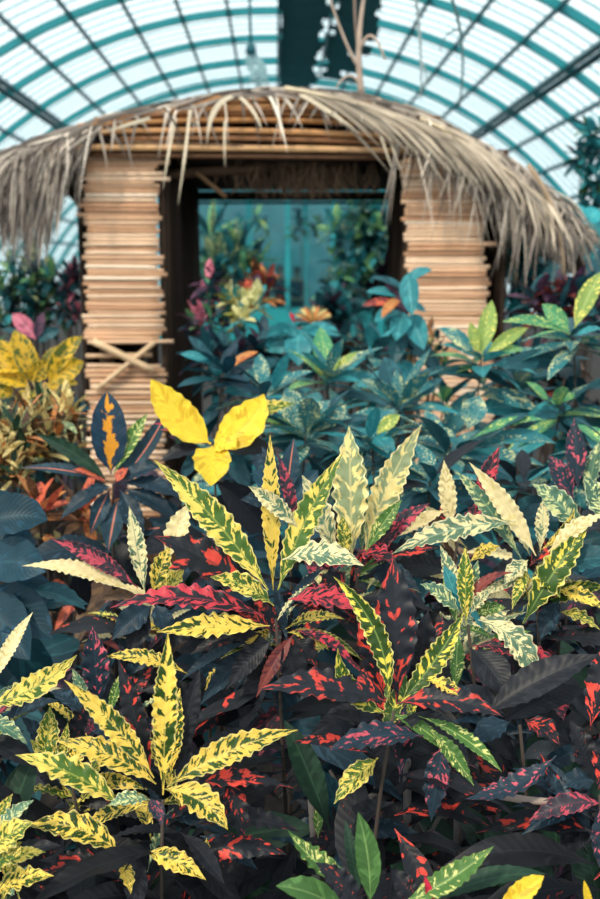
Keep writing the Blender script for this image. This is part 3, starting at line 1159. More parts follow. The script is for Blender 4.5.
croton('central croton fanning long yellow-green leaves above crimson and near-black ones', 276, 616, 1.74, [
    (154, 460, 268, 590, 36, 'YG', o(face=.8, roll=0, bul=6, twist=0)),
    (343, 453, 278, 590, 32, 'YG', o(face=.85, roll=.1, bul=-5, twist=0)),
    (270, 434, 273, 590, 22, 'Y', o(face=.9, bz=.04, roll=.2)),
    (248, 486, 300, 530, 20, 'CG', o(face=.8, bz=.02)),
    (364, 566, 282, 560, 32, 'CG', o(face=.5, arch=.10, dz=-.04)),
    (364, 614, 288, 600, 34, 'R', o(face=.55, arch=.10, dz=-.04)),
    (357, 670, 292, 630, 15, 'R', o(bul=-9, dz=-.03)),
    (256, 698, 294, 634, 18, 'M', o(dz=-.03, face=.9)),
    (156, 632, 270, 626, 30, 'Y', o(face=.55, arch=.02, roll=0, dz=-.05)),
    (210, 577, 274, 606, 28, 'YG', o(face=.6, bul=6, dz=-.02)),
    (110, 608, 264, 616, 32, 'R', o(face=.5, bul=14, roll=0, dz=-.02)),
    (154, 536, 268, 602, 46, 'D', o(face=.8, bz=.04, roll=0, bul=6)),
    (277, 452, 299, 540, 16, 'RP', o(bz=.06)),
    (180, 682, 250, 642, 14, 'DB', o(bul=6)),
    (236, 610, 270, 630, 26, 'D', o(bz=.02)),
    (226, 690, 272, 640, 26, 'DK', o(dz=-.01)),
    (300, 700, 284, 638, 34, 'DK', o(dz=-.02)),
    (318, 668, 286, 632, 30, 'D', o(bz=.05)),
    (190, 655, 262, 634, 24, 'DX', o(bz=.03)),
    (200, 705, 262, 645, 26, 'DB', o(bz=.05)),
    (225, 668, 205, 690, 16, 'Y', o(bz=.06)),
    (240, 740, 270, 655, 34, 'DK', o(bz=.03)),
], 12, ('D', 'DK', 'DX', 'DB'))

croton('croton with two broad cream leaves standing upright, highest in the bed', 356, 566, 1.98, [
    (349, 426, 352, 560, 40, 'CC', o(face=.95, roll=.1, twist=0)),
    (362, 452, 362, 556, 18, 'GT', o(face=.9, bz=.02)),
    (422, 424, 364, 556, 34, 'CC', o(face=.9, roll=-.1, twist=0, bul=-6)),
    (402, 500, 366, 552, 18, 'GS', o(bz=-.03)),
    (302, 475, 336, 556, 28, 'CG', o(face=.9)),
    (342, 515, 346, 558, 18, 'YG', o(bz=-.03)),
    (430, 503, 366, 560, 22, 'RP', o(face=.7)),
    (404, 520, 364, 566, 22, 'R', o(bz=-.02)),
    (398, 568, 350, 560, 34, 'R', o(dz=-.10, arch=.12, face=.4)),
    (310, 560, 350, 566, 24, 'R', o(dz=-.02)),
    (326, 510, 348, 560, 16, 'BR', o(bz=.02)),
    (440, 548, 368, 566, 26, 'D', o()),
    (318, 600, 346, 572, 28, 'D', o(dz=-.04)),
    (420, 590, 366, 572, 30, 'DB', o(dz=-.05)),
], 9, ('D', 'DK', 'RP'))

croton('croton of near-black leaves blotched scarlet with wavy yellow-edged green leaves around its crown', 394, 708, 1.50, [
    (394, 556, 397, 702, 50, 'DR', o(face=.95, roll=0, twist=0, bz=.02)),
    (333, 576, 389, 702, 26, 'G', o(face=.7, bul=16, roll=.2)),
    (464, 612, 399, 704, 28, 'G', o(face=.75, bul=4, roll=-.1)),
    (338, 648, 389, 714, 24, 'G', o(bul=-16, roll=.3, dz=-.01)),
    (504, 717, 396, 704, 32, 'DR', o(arch=.10, face=.5, dz=-.05)),
    (258, 690, 386, 702, 42, 'DR', o(arch=.07, face=.55, roll=0, dz=-.04)),
    (328, 750, 424, 736, 38, 'DP', o(arch=.06, face=.5, dz=-.05)),
    (334, 804, 378, 758, 28, 'YG', o(dz=-.04, bz=.03)),
    (431, 822, 444, 742, 32, 'DP', o(dz=-.02, face=.9)),
    (502, 772, 418, 716, 20, 'GS', o(bul=-7, dz=-.04)),
    (463, 697, 428, 680, 18, 'Y', o(dz=-.03)),
    (458, 632, 455, 692, 17, 'GS', o(bz=.03)),
    (428, 610, 416, 694, 36, 'DX', o(bz=.06, face=.9)),
    (362, 606, 384, 700, 34, 'DR', o(bz=.07)),
    (474, 786, 430, 730, 20, 'GS', o(dz=-.03)),
    (376, 790, 398, 720, 36, 'DK', o(bz=.05)),
    (470, 760, 410, 715, 40, 'DK', o(bz=.04)),
    (310, 735, 380, 715, 34, 'DK', o(bz=.06)),
], 12)

croton('croton with one cream-marbled leaf folded downward over dark leaves', 468, 622, 1.70, [
    (465, 546, 466, 624, 20, 'YG', o(face=.9)),
    (534, 688, 478, 620, 32, 'CG', o(dz=-.05, bul=-16, face=.6, roll=0)),
    (420, 584, 460, 612, 22, 'GT', o()),
    (444, 566, 460, 612, 18, 'AT', o(bz=.03)),
    (514, 572, 466, 608, 16, 'M', o(bul=-9)),
    (430, 640, 462, 622, 26, 'D', o()),
    (506, 608, 474, 616, 18, 'GS', o(bz=.03)),
    (566, 669, 472, 646, 24, 'R', o(face=.5, dz=-.02)),
    (512, 700, 470, 648, 42, 'DK', o(face=.6, dz=-.06)),
    (440, 545, 462, 616, 20, 'CG', o(bz=.05)),
    (478, 560, 468, 612, 16, 'GT', o(bz=.02)),
    (492, 590, 470, 614, 16, 'CG', o(dz=-.03)),
    (430, 690, 464, 640, 30, 'DX', o(bz=.03)),
], 10)

croton('croton of many narrow cream leaves radiating, a dark green leaf with a yellow patch below', 536, 566, 1.86, [
    (469, 462, 536, 556, 23, 'C', o(face=.85, bul=4, roll=0)),
    (455, 470, 522, 560, 19, 'GT', o(face=.85, bz=.02)),
    (606, 514, 548, 552, 21, 'C', o(face=.7)),
    (588, 528, 523, 624, 34, 'G', o(face=.75, bz=-.04, roll=0)),
    (606, 610, 556, 590, 19, 'Y', o(dz=-.04)),
    (575, 508, 540, 550, 11, 'Y', o(bul=6)),
    (532, 484, 584, 532, 30, 'GT', o(bz=.04, face=.7)),
    (584, 476, 612, 530, 28, 'GT', o(bz=.03)),
    (392, 554, 516, 522, 30, 'CG', o(face=.65, bul=8, roll=0, dz=.02)),
    (500, 546, 470, 562, 20, 'Y', o(dz=.0)),
    (504, 585, 528, 560, 22, 'CG', o(dz=-.02)),
    (560, 598, 536, 566, 26, 'G', o(dz=-.05)),
    (512, 610, 528, 568, 14, 'YG', o(dz=-.05)),
    (545, 495, 540, 552, 16, 'CG', o(bz=.03)),
    (560, 540, 530, 566, 26, 'D', o(bz=.03)),
    (490, 575, 524, 566, 22, 'DX', o(bz=.02)),
    (505, 500, 530, 556, 18, 'CG', o(bz=.05)),
    (575, 570, 540, 570, 30, 'RP', o(dz=.02)),
    (620, 560, 548, 572, 36, 'AD', o(dz=-.02)),
    (600, 630, 560, 612, 22, 'YG', o(dz=-.02)),
    (540, 640, 560, 600, 26, 'DB', o(dz=-.02)),
], 10)

croton('croton with a lone upright cream leaf and a pink-flecked spike beside it', 458, 540, 2.05, [
    (444, 460, 451, 532, 20, 'C', o(face=.95, roll=0)),
    (500, 446, 474, 515, 20, 'R', o(face=.9)),
    (394, 538, 448, 510, 17, 'C', o(face=.7, bul=3)),
    (484, 500, 462, 538, 18, 'RP', o()),
    (414, 512, 452, 540, 20, 'BR', o()),
    (520, 512, 464, 536, 20, 'DP', o()),
    (440, 500, 456, 538, 22, 'D', o(bz=.04)),
], 7, ('D', 'DK', 'RP'))

croton('dark croton with one huge smooth near-black leaf raised toward the right edge', 520, 722, 1.56, [
    (604, 654, 482, 716, 42, 'DK', o(face=.6, bul=-6, roll=0)),
    (608, 640, 590, 730, 30, 'D', o(face=.9, bz=-.05)),
    (588, 690, 500, 724, 34, 'DK', o(bz=.03)),
    (470, 745, 510, 722, 30, 'DB', o(dz=-.03)),
    (560, 745, 525, 720, 34, 'D', o(dz=-.04)),
    (450, 690, 505, 715, 34, 'DK', o(bz=.04)),
    (545, 660, 515, 715, 30, 'DX', o(bz=.06)),
], 11)

p = croton('dark croton at the right edge with a drooping pink and blue leaf tip', 600, 792, 1.42, [
    (528, 822, 602, 804, 26, 'RP', o(face=.5, arch=.12)),
    (465, 799, 556, 756, 32, 'DP', o(face=.55, bul=-10, bz=.05)),
    (540, 752, 596, 810, 22, 'D', o(bul=-12, bz=.04)),
    (612, 720, 598, 790, 28, 'D', o(bz=.02)),
    (560, 790, 596, 780, 34, 'DB', o(bz=.06)),
    (606, 880, 600, 806, 28, 'DP', o(dz=-.03)),
    (560, 860, 598, 806, 36, 'DK', o(bz=.05)),
    (570, 720, 596, 785, 30, 'DX', o(bz=.05)),
], 10)

# ------------------------------------------------------------------ green plants at the lower edge
p = Plant('spear_plant', 'pointed plain green leaf standing upright at the lower edge', 'plant', 366, 930, 1.30, ground=0)
for a in [(358, 812, 370, 905, 30, 'GP', o(face=.95, roll=0, twist=0, bul=4)), (276, 886, 350, 915, 36, 'GP', o(face=.5)),
          (288, 830, 358, 884, 30, 'GS', o(face=.5, bul=-8, bz=.02)), (345, 820, 360, 900, 16, 'GD', o(bz=.04)), (315, 862, 368, 915, 30, 'DX', o(bz=-.02, face=.7))]:
    p.hero(*a[:6], **a[6])
p.done()
p = Plant('croton_plant', 'low croton with a yellow-speckled green leaf and a crimson shoot', 'croton', 425, 935, 1.27, GF, ground=0)
for a in [(494, 846, 402, 903, 30, 'GS', o(face=.65, bul=5, roll=0)), (424, 874, 434, 915, 10, 'KR', o(roll=0)), (418, 900, 428, 920, 12, 'KR', o()), (452, 900, 430, 915, 12, 'KR', o()),
          (546, 874, 424, 905, 30, 'GD', o(face=.5, bz=.05, arch=.08)), (390, 868, 420, 910, 26, 'DX', o(bz=.05))]:
    p.hero(*a[:6], **a[6])
p.done()
p = Plant('croton_plant', 'single plain yellow leaf tip rising at the lower right edge', 'croton', 504, 935, 1.25, GF, ground=0)
for a in [(544, 876, 500, 915, 26, 'YP', o(face=.8)), (584, 880, 592, 925, 10, 'YP', o()), (470, 905, 500, 930, 26, 'GD', o())]:
    p.hero(*a[:6], **a[6])
p.done()
p = Plant('broad_leaf_plant', 'shaded plant of broad smooth dark green leaves below the grey branch', 'plant', 530, 900, 1.55, ground=0)
for a in [(484, 826, 540, 912, 58, 'GD', o(face=.9)), (522, 712, 532, 832, 38, 'GD', o(face=.9, bz=.1)), (552, 790, 558, 872, 40, 'GD', o(face=.9, bz=.06)), (575, 812, 600, 905, 50, 'GD', o(face=.8)),
          (450, 800, 520, 905, 46, 'GD', o(bz=.08)), (575, 745, 560, 850, 40, 'GD', o(bz=.12)), (505, 780, 524, 880, 40, 'GD', o(bz=.1)), (610, 740, 590, 860, 44, 'GD', o(bz=.1))]:
    p.hero(*a[:6], **a[6])
p.done()
p = Plant('croton_plant', 'shaded croton of scalloped dark green leaves in the gap below the scarlet-blotched one', 'croton', 370, 850, 1.62, GF, ground=0)
for a in [(284, 720, 330, 830, 34, 'GD', o(face=.9)), (425, 838, 340, 838, 26, 'DB', o(face=.4, arch=.1, dz=-.04)), (300, 845, 362, 852, 30, 'DX', o()), (322, 770, 350, 845, 30, 'AD', o(bz=.06)),
          (410, 800, 376, 846, 32, 'DK', o(bz=.04)), (330, 870, 366, 852, 30, 'DB', o(dz=-.04)), (318, 800, 318, 838, 12, 'GS', o()), (296, 800, 355, 845, 30, 'DK', o(bz=.04)), (440, 850, 380, 852, 34, 'GD', o(bz=.03)),
          (250, 835, 355, 850, 34, 'DB', o(bz=.05, face=.4))]:
    p.hero(*a[:6], **a[6])
p.skirt(12, .2, .28, ('DK', 'GD', 'DX', 'BR'))
p.done()

# bare stems in the gap under the crotons
for i, (x0, y0, x1, y1, d, r_, lab) in enumerate([
        (308, 742, 312, 905, 1.66, .008, 'bare grey stem left of the gap under the crotons, paler than the next'),
        (372, 740, 380, 905, 1.74, .006, 'thin bare stem in the middle of the shaded gap'),
        (407, 760, 402, 905, 1.62, .008, 'bare grey stem under the scarlet-blotched croton'),
        (458, 770, 452, 905, 1.66, .009, 'thick pale stem right of the hanging pink-edged leaf')]):
    a, b = P(x0, y0, d), P(x1, y1, d)
    b2 = a + (b - a) * (a[2] / (a[2] - b[2]))
    root = empty('bare_stem', b2, lab, 'stem', 'bare stems in the gap')
    mb = MB()
    tube(mb, bez(b2, (a + b2) / 2 + np.array([.02, 0, 0]), a, 12), np.linspace(r_ * 1.2, r_ * .8, 12), lin('#6d6866'), 8)
    mb.build('shaft', M_BARK, root)
    mb = MB()
    q = b2 + (a - b2) * .8
    tube(mb, [q, q + np.array([.05 * (-1) ** i, .02, .05]), q + np.array([.08 * (-1) ** i, .02, .11])], [.004, .0035, .003], lin('#5d5856'), 6)
    mb.build('twig', M_BARK, root)
a, b, c = P(478, 790, 1.5), P(520, 802, 1.47), P(560, 802, 1.46)
root = empty('fallen_branch', b, 'grey bare branch lying level among dark leaves in the lower right', 'branch')
mb = MB()
tube(mb, bez(a, b, c, 12), np.linspace(.0065, .0055, 12), lin('#9a8a80'), 8)
mb.build('shaft', M_BARK, root)

# ================================================================== MIDDLE BED
# dark blue croton with orange flames
p = Plant('flame_croton', 'dark blue croton with an orange-centred upright leaf before the left pillar', 'croton', 113, 482, 2.55)
for a in [(107, 391, 111, 474, 40, 'BO', o(face=.95, roll=0, twist=0)), (148, 413, 114, 474, 18, 'GS', o(face=.9)), (169, 406, 122, 478, 20, 'BS', o(face=.8, bul=4)), (36, 434, 108, 482, 17, 'GD', o(face=.7, bul=5)),
          (20, 468, 104, 480, 17, 'BS', o(face=.6, bul=4)), (108, 552, 118, 500, 26, 'BS', o(dz=-.06, face=.9)), (190, 500, 120, 484, 24, 'DB', o()), (144, 545, 120, 490, 24, 'DB', o(dz=-.06)),
          (72, 470, 106, 482, 14, 'OR', o()), (84, 500, 110, 486, 18, 'DB', o(dz=-.05)), (128, 468, 116, 482, 14, 'OR', o(bz=-.02)), (160, 468, 118, 482, 20, 'DB', o()), (146, 440, 118, 478, 24, 'T', o(bz=.05)),
          (178, 520, 124, 490, 22, 'DB', o(dz=-.05)), (90, 535, 110, 490, 20, 'BS', o(dz=-.05)), (60, 520, 104, 488, 20, 'DB', o(dz=-.03)), (205, 540, 126, 494, 24, 'T', o())]:
    p.hero(*a[:6], **a[6])
p.skirt(14, .24, .3, ('DB', 'DK', 'BS', 'BR'), .5)
p.done()

p = Plant('yellow_leaf_plant', 'plant of three large clear yellow leaves beside the left pillar', 'plant', 213, 446, 2.45)
for a in [(151, 379, 211, 444, 40, 'YP', o(face=.9, roll=0, twist=0, bul=-5)), (264, 394, 214, 446, 46, 'YP', o(face=.85, roll=.2, twist=0, bul=8)), (236, 448, 214, 440, 30, 'YP', o(dz=-.03, face=.8)), (211, 486, 212, 446, 42, 'YP', o(dz=-.10, face=.8, roll=0)),
          (160, 430, 208, 444, 14, 'OR', o(bz=.02)), (152, 424, 206, 440, 12, 'KR', o(bz=.04)), (296, 404, 226, 430, 20, 'YG', o(bz=.06)), (180, 480, 210, 452, 26, 'AD', o(bz=.05)), (250, 490, 216, 452, 30, 'AD', o(bz=.06)),
          (160, 462, 206, 450, 26, 'DK', o(bz=.04)), (276, 452, 220, 452, 26, 'DK', o(bz=.05))]:
    p.hero(*a[:6], **a[6])
p.skirt(10, .26, .35, ('AD', 'DK', 'T'), .5)
p.done()

p = Plant('striped_croton', 'slate-blue leaf with a salmon stripe upright behind the central croton', 'croton', 288, 505, 2.15)
for a in [(294, 438, 286, 500, 22, 'BS', o(face=.95, roll=0)), (318, 470, 290, 506, 22, 'T', o()), (252, 470, 284, 506, 24, 'T', o()), (240, 500, 284, 508, 22, 'DB', o()), (322, 500, 290, 508, 24, 'DB', o()), (262, 446, 284, 502, 18, 'DB', o(bz=.05))]:
    p.hero(*a[:6], **a[6])
p.skirt(9, .22, .3, ('DB', 'T', 'DK'), .4)
p.done()

p = Plant('pink_spot_croton', 'dim slate leaf with pink spots upright behind the right cream croton', 'croton', 580, 505, 2.3)
for a in [(574, 418, 578, 490, 24, 'DP', o(face=.95)), (600, 440, 586, 500, 20, 'GT', o()), (548, 455, 574, 500, 24, 'DP', o()), (536, 486, 572, 504, 20, 'DB', o()), (612, 470, 586, 504, 24, 'DB', o())]:
    p.hero(*a[:6], **a[6])
p.skirt(8, .2, .3, ('DB', 'DK', 'T'), .4)
p.done()

# big blue-green leaves at the left edge
p = Plant('broad_blue_plant', 'plant of broad smooth blue-green leaves crowding the left edge', 'plant', -18, 575, 2.1)
for a in [(48, 520, -18, 524, 50, 'T', o(face=.7, roll=0)), (46, 572, -16, 566, 56, 'T', o(face=.7, roll=0, dz=-.06)), (52, 640, -14, 596, 56, 'T', o(face=.85, dz=-.06)), (30, 660, -20, 600, 60, 'T', o(face=.85, dz=-.10)),
          (58, 612, 10, 580, 40, 'T', o(face=.7, dz=-.02, bz=.05)), (20, 500, -20, 520, 36, 'T', o(bz=.05)), (86, 610, 34, 590, 30, 'AD', o(bz=.0)), (36, 545, -18, 545, 44, 'T', o(bz=.03))]:
    p.hero(*a[:6], **a[6])
p.skirt(12, .25, .5, ('T', 'AD'), .4)
p.done()

# generic rosettes
SPOT = []


def rosette_plant(name, label, cat, px, py, d, n, Lpx, ratio, kinds, lo, hi, group=None, extra=(), droop=.15, skirt=10, sk=None, front=False):
    p = Plant(name, label, cat, px, py, d, group)
    L = Lpx * mpp(d)
    p.rosette(n, L, ratio, kinds, lo, hi, droop=droop)
    for a in extra:
        p.hero(*a[:6], **(a[6] if len(a) > 6 else {}))
    tops = [p.c]
    if skirt:
        p.skirt(skirt, L * 1.05, ratio * 1.05, sk or kinds, .35, front)
    p.done(True, tops)
    return p


GA = 'gold-dust shrubs before the hut'
AUC = ['A', 'A', 'A', 'AT', 'AD']
for args in [
    # label, px, py, d, n, Lpx, kinds, lo, hi, extra
    ('spotted shrub with pale green crown leaves left of the hut doorway centre', 328, 378, 3.5, 15, 66, ['A', 'A', 'AT', 'AG'], -18, 60,
     [(362, 352, 330, 378, 13, 'AL'), (340, 348, 328, 378, 12, 'AL'), (312, 358, 326, 378, 12, 'AL'), (380, 384, 330, 380, 16, 'AT')]),
    ('spotted blue-green shrub right behind the three-leaved yellow plant', 306, 434, 2.9, 15, 76, ['A', 'A', 'A', 'AD'], -20, 50,
     [(286, 388, 302, 432, 30, 'A', o(face=.9)), (352, 418, 308, 434, 24, 'A'), (262, 420, 302, 438, 16, 'GS'), (330, 400, 306, 432, 24, 'A')]),
    ('spotted shrub with a yellowish young shoot below the right pillar', 400, 406, 3.2, 15, 72, AUC, -22, 60,
     [(418, 376, 402, 404, 11, 'AL'), (396, 370, 400, 404, 13, 'A'), (360, 380, 398, 404, 20, 'A'), (440, 386, 402, 404, 20, 'A')]),
    ('low spotted shrub directly behind the two upright cream leaves', 372, 440, 2.75, 13, 70, ['A', 'AD', 'AT', 'A'], -20, 45, [(392, 460, 374, 436, 26, 'AT', o(dz=-.08)), (400, 415, 376, 436, 16, 'AL')]),
    ('spotted shrub with long level leaves dotted pale, right of the upright cream leaves', 452, 452, 2.8, 15, 86, ['A', 'A', 'AD'], -22, 45,
     [(546, 420, 470, 440, 16, 'AG', o(face=.5)), (557, 444, 480, 446, 22, 'A', o(face=.5)), (480, 396, 468, 430, 30, 'A', o(face=.9)), (430, 430, 460, 446, 20, 'A')]),
    ('spotted shrub with three bright upright crown leaves right under the right pillar', 481, 360, 3.4, 14, 66, ['A', 'AG', 'A', 'AT'], -20, 25,
     [(492, 300, 481, 356, 21, 'AL', o(face=.95)), (528, 328, 484, 358, 15, 'AL', o(face=.9)), (470, 322, 479, 356, 13, 'AL', o(face=.9)), (438, 328, 476, 356, 20, 'A'), (440, 345, 476, 358, 14, 'AT'), (524, 350, 484, 360, 18, 'AG')]),
    ('tall spotted shrub at the right edge with two long upright dotted leaves', 574, 336, 3.1, 13, 74, ['A', 'AG', 'AD'], -20, 25,
     [(601, 272, 574, 330, 22, 'AL', o(face=.9)), (542, 304, 570, 334, 19, 'AG', o(face=.9)), (502, 322, 568, 334, 16, 'AG', o(face=.6)), (606, 330, 576, 336, 16, 'AT'), (604, 352, 576, 340, 18, 'A')]),
    ('shaded shrub with two pale slim leaves low at the right', 560, 408, 3.0, 13, 70, ['AD', 'AG', 'A', 'AD'], -20, 40,
     [(580, 396, 546, 406, 13, 'AG'), (526, 382, 550, 404, 12, 'AG')]),
    ('dark blue-green shrub at the foot of the doorway left side', 222, 372, 3.3, 15, 52, ['AD', 'AD', 'T', 'DB', 'AT'], -15, 55, [(180, 354, 214, 366, 12, 'AT'), (258, 352, 226, 370, 10, 'NO')]),
    ('dark shrub under the doorway with blunt blue leaves', 268, 392, 3.2, 14, 58, ['AD', 'A', 'AT', 'T'], -15, 50, []),
    ('spotted shrub at the right edge just above the cream crotons', 612, 450, 2.7, 13, 80, ['A', 'AD', 'AG'], -20, 40, []),
    ('dim shrub between the spotted shrubs, its leaves nearly black', 520, 392, 3.5, 13, 60, ['AD', 'AD', 'PU', 'A'], -20, 50, []),
    ('small dim shrub behind the lone upright cream leaf', 430, 478, 2.5, 13, 70, ['AD', 'A', 'DK', 'AD'], -20, 40, []),
    ('dim green shrub below the slate leaf with pink spots', 520, 480, 2.55, 13, 70, ['AD', 'A', 'DK', 'AT'], -20, 40, []),
    ('blue-green shrub below the yellow plant with plain leaves', 250, 470, 2.65, 13, 62, ['AD', 'T', 'AD', 'DB'], -20, 40, []),
    ('plain blue-green shrub rising just left of the right pillar foot', 372, 352, 3.8, 14, 46, ['AT', 'AD', 'A', 'AT'], -15, 55, []),
    ('small spotted shrub between the right pillar foot and the dim ones', 444, 400, 3.7, 14, 50, ['A', 'AT', 'AD', 'AG'], -15, 55, []),
]:
    lab, px_, py_, d_, n_, L_, ks_, lo_, hi_, ex_ = args
    rosette_plant('gold_dust_shrub', lab, 'shrub', px_, py_, d_, n_, L_, .30, ks_, lo_, hi_, GA, ex_, .12, 14, ['AD', 'A', 'AT', 'AD'])

# tall drooping shrub left of the right pillar
p = Plant('drooping_shrub', 'tall thin-stemmed shrub with drooping teal leaves before the right pillar', 'shrub', 402, 300, 4.1)
for a in [(412, 316, 408, 272, 22, 'AT', o(dz=-.1, face=.9)), (396, 341, 404, 312, 24, 'AT', o(dz=-.1, face=.9)), (424, 350, 410, 314, 24, 'AT', o(dz=-.1, face=.9)), (366, 292, 402, 298, 11, 'AT'), (362, 306, 400, 306, 10, 'OR'), (374, 322, 402, 312, 18, 'AT', o(dz=-.08)),
          (432, 270, 406, 282, 16, 'AT'), (384, 284, 404, 300, 9, 'PU'), (392, 366, 404, 328, 22, 'AD', o(dz=-.08)), (426, 312, 408, 306, 14, 'AT'), (382, 318, 398, 300, 12, 'NO', o(dz=-.1)), (370, 278, 404, 290, 12, 'AD'), (398, 282, 406, 320, 18, 'PU', o(bz=.1))]:
    p.hero(*a[:6], **a[6] if len(a) > 6 else {})
p.skirt(8, .2, .4, ('AD', 'AT'), .3)
p.done()

# yellow croton at the far left
p = Plant('gold_croton', 'broad-leaved golden croton with green veins left of the left pillar', 'croton', 36, 388, 3.7)
for a in [(14, 330, 34, 384, 26, 'YC', o(face=.9)), (48, 362, 30, 382, 22, 'YC', o(face=.9)), (82, 336, 46, 378, 20, 'YC', o(face=.9)), (84, 362, 48, 384, 26, 'YC', o(face=.8)), (-14, 372, 30, 388, 24, 'YC', o(face=.8)), (32, 372, -10, 372, 18, 'YC'),
          (66, 398, 34, 392, 20, 'YC', o(face=.8)), (-8, 392, 14, 396, 20, 'YC'), (0, 340, 28, 384, 22, 'YC', o(face=.9)), (56, 346, 40, 382, 16, 'YC', o(bz=.05)), (20, 410, 30, 390, 20, 'YC', o(dz=-.1)), (78, 384, 44, 390, 18, 'YC'),
          (-20, 350, 22, 386, 24, 'YC'), (60, 415, 40, 395, 18, 'YC', o(dz=-.1)), (30, 345, 34, 384, 18, 'YC', o(bz=.04))]:
    p.hero(*a[:6], **a[6] if len(a) > 6 else {})
p.skirt(10, .2, .4, ('YC', 'GD', 'AD'), .3)
p.done()

# narrow-leaved yellow croton: a bush of many small rosettes
rr = random.Random(40)
for lab, cx, cy, sx, sy, dd in (('fine-leaved yellow croton bush left of the patched pillar foot', 46, 428, 30, 22, 3.15), ('fine-leaved tawny croton bush at the left edge under the golden one', 2, 446, 24, 26, 3.0)):
    p = Plant('narrow_leaf_croton', lab, 'croton', cx, cy, dd, 'fine-leaved yellow crotons')
    tops = []
    for i in range(22):
        c = P(cx + rr.uniform(-sx, sx), cy + rr.uniform(-sy, sy), dd + rr.uniform(-.12, .2))
        tops.append(c)
        p.rosette(15, 32 * mpp(dd), .24, ['N', 'N', 'N', 'GT', 'NO', 'BR', 'GD'], -25, 75, c=c, droop=.08, nu=5, nv=2)
    p.stem_r = .004
    p.skirt(14, .14, .3, ('BR', 'N', 'GD', 'AD'), .4, True)
    p.done(True, tops)
# reddish undergrowth plants left
rosette_plant('red_leaf_plant', 'low plant of orange-brown leaves left of the flame croton', 'plant', 42, 508, 2.75, 16, 46, .3, ['BR', 'OR', 'NO', 'OR'], -15, 60, None, (), .1, 8)
rosette_plant('red_leaf_plant', 'low brown-leaved plant just under the flame croton', 'plant', 84, 512, 2.75, 16, 46, .3, ['BR', 'NO', 'BR', 'OR'], -15, 60, None, (), .1, 8)
rosette_plant('dry_leaf_plant', 'withered brown plant on the bare patch left of centre', 'plant', 92, 640, 2.5, 14, 44, .28, ['BR', 'BR', 'DK', 'M'], -25, 35, None, (), .2, 8)
rosette_plant('dark_croton', 'dull dark croton filling the gap between the left cream croton and the flame one', 'croton', 215, 560, 2.25, 14, 80, .28, ['DB', 'DK', 'D', 'T'], -25, 40, None, (), .15, 12)
rosette_plant('dark_croton', 'dull dark croton behind the scarlet-blotched one', 'croton', 430, 600, 2.1, 14, 80, .28, ['DK', 'D', 'RP', 'DB'], -25, 40, None, (), .15, 12)
rosette_plant('dark_croton', 'dull dark croton behind the central crown, right of it', 'croton', 320, 590, 2.15, 14, 80, .28, ['DK', 'D', 'RP', 'DB'], -25, 40, None, (), .15, 12)
rosette_plant('dark_croton', 'dull dark croton under the radiating cream leaves', 'croton', 560, 620, 2.0, 14, 80, .28, ['DK', 'D', 'RP', 'DB'], -25, 40, None, (), .15, 12)

# ================================================================== BEFORE AND AROUND THE DOORWAY
p = Plant('cream_shrub', 'cream-leaved shrub glowing in the left of the doorway', 'shrub', 244, 322, 4.7)
for i in range(7):
    c = P(244 + RNG.uniform(-16, 18), 312 + RNG.uniform(-26, 28), 4.7 + RNG.uniform(-.1, .1))
    p.rosette(12, 22 * mpp(4.7), .42, ['CR', 'CR', 'CR', 'YG', 'AT'], -30, 80, c=c, nu=6, nv=2)
p.done()
p = Plant('red_shrub', 'red and orange-leaved shrub top above the cream shrub', 'shrub', 262, 296, 4.95)
for i in range(6):
    c = P(260 + RNG.uniform(-26, 20), 284 + RNG.uniform(-10, 14), 4.95 + RNG.uniform(-.1, .1))
    p.rosette(11, 24 * mpp(4.95), .36, ['OR', 'OR', 'PU', 'BR', 'NO'], -20, 70, c=c, nu=6, nv=2)
p.hero(286, 304, 262, 304, 8, 'NO')
p.done()
p = Plant('purple_shrub', 'plum-leaved shrub with pink tips at the dark left jamb of the doorway', 'shrub', 212, 300, 4.8)
for i in range(9):
    c = P(210 + RNG.uniform(-14, 18), 306 + RNG.uniform(-40, 36), 4.8 + RNG.uniform(-.1, .1))
    p.rosette(11, 22 * mpp(4.8), .42, ['PU', 'PU', 'AD', 'PK', 'AG', 'DB'], -30, 80, c=c, nu=6, nv=2)
p.done()
p = Plant('pale_bromeliad', 'pale peach bromeliad on a stalk in the middle of the doorway', 'bromeliad', 313, 322, 4.6)
for i in range(15):
    a = math.radians(-18 + i * 15)
    p.hero(313 + 19 * math.cos(a), 319 - 13 * abs(math.sin(a)) - 1, 313, 324, 5, 'N' if i % 3 else 'NO', dz=.12 * math.sin(i * 2.1))
p.rosette(10, 30 * mpp(4.6), .2, ['AD', 'PU', 'M'], -25, 20, nu=6, nv=2)
p.done()
p = Plant('ribbed_leaf_plant', 'broad ribbed blue-green leaves below the pale bromeliad', 'plant', 292, 344, 4.3)
for a in [(268, 352, 296, 330, 34, 'AT', o(face=.9)), (322, 350, 300, 330, 30, 'AT', o(face=.9)), (298, 366, 298, 334, 30, 'AT', o(face=.9, dz=-.1)), (282, 326, 296, 336, 22, 'AT'), (340, 336, 304, 332, 22, 'AT'), (290, 312, 294, 322, 5, 'KR', o(roll=0)), (256, 340, 292, 336, 24, 'AD')]:
    p.hero(*a[:6], **a[6] if len(a) > 6 else {})
p.skirt(8, .2, .5, ('AD', 'AT'), .3)
p.done()
GB = 'bushes behind the hut'


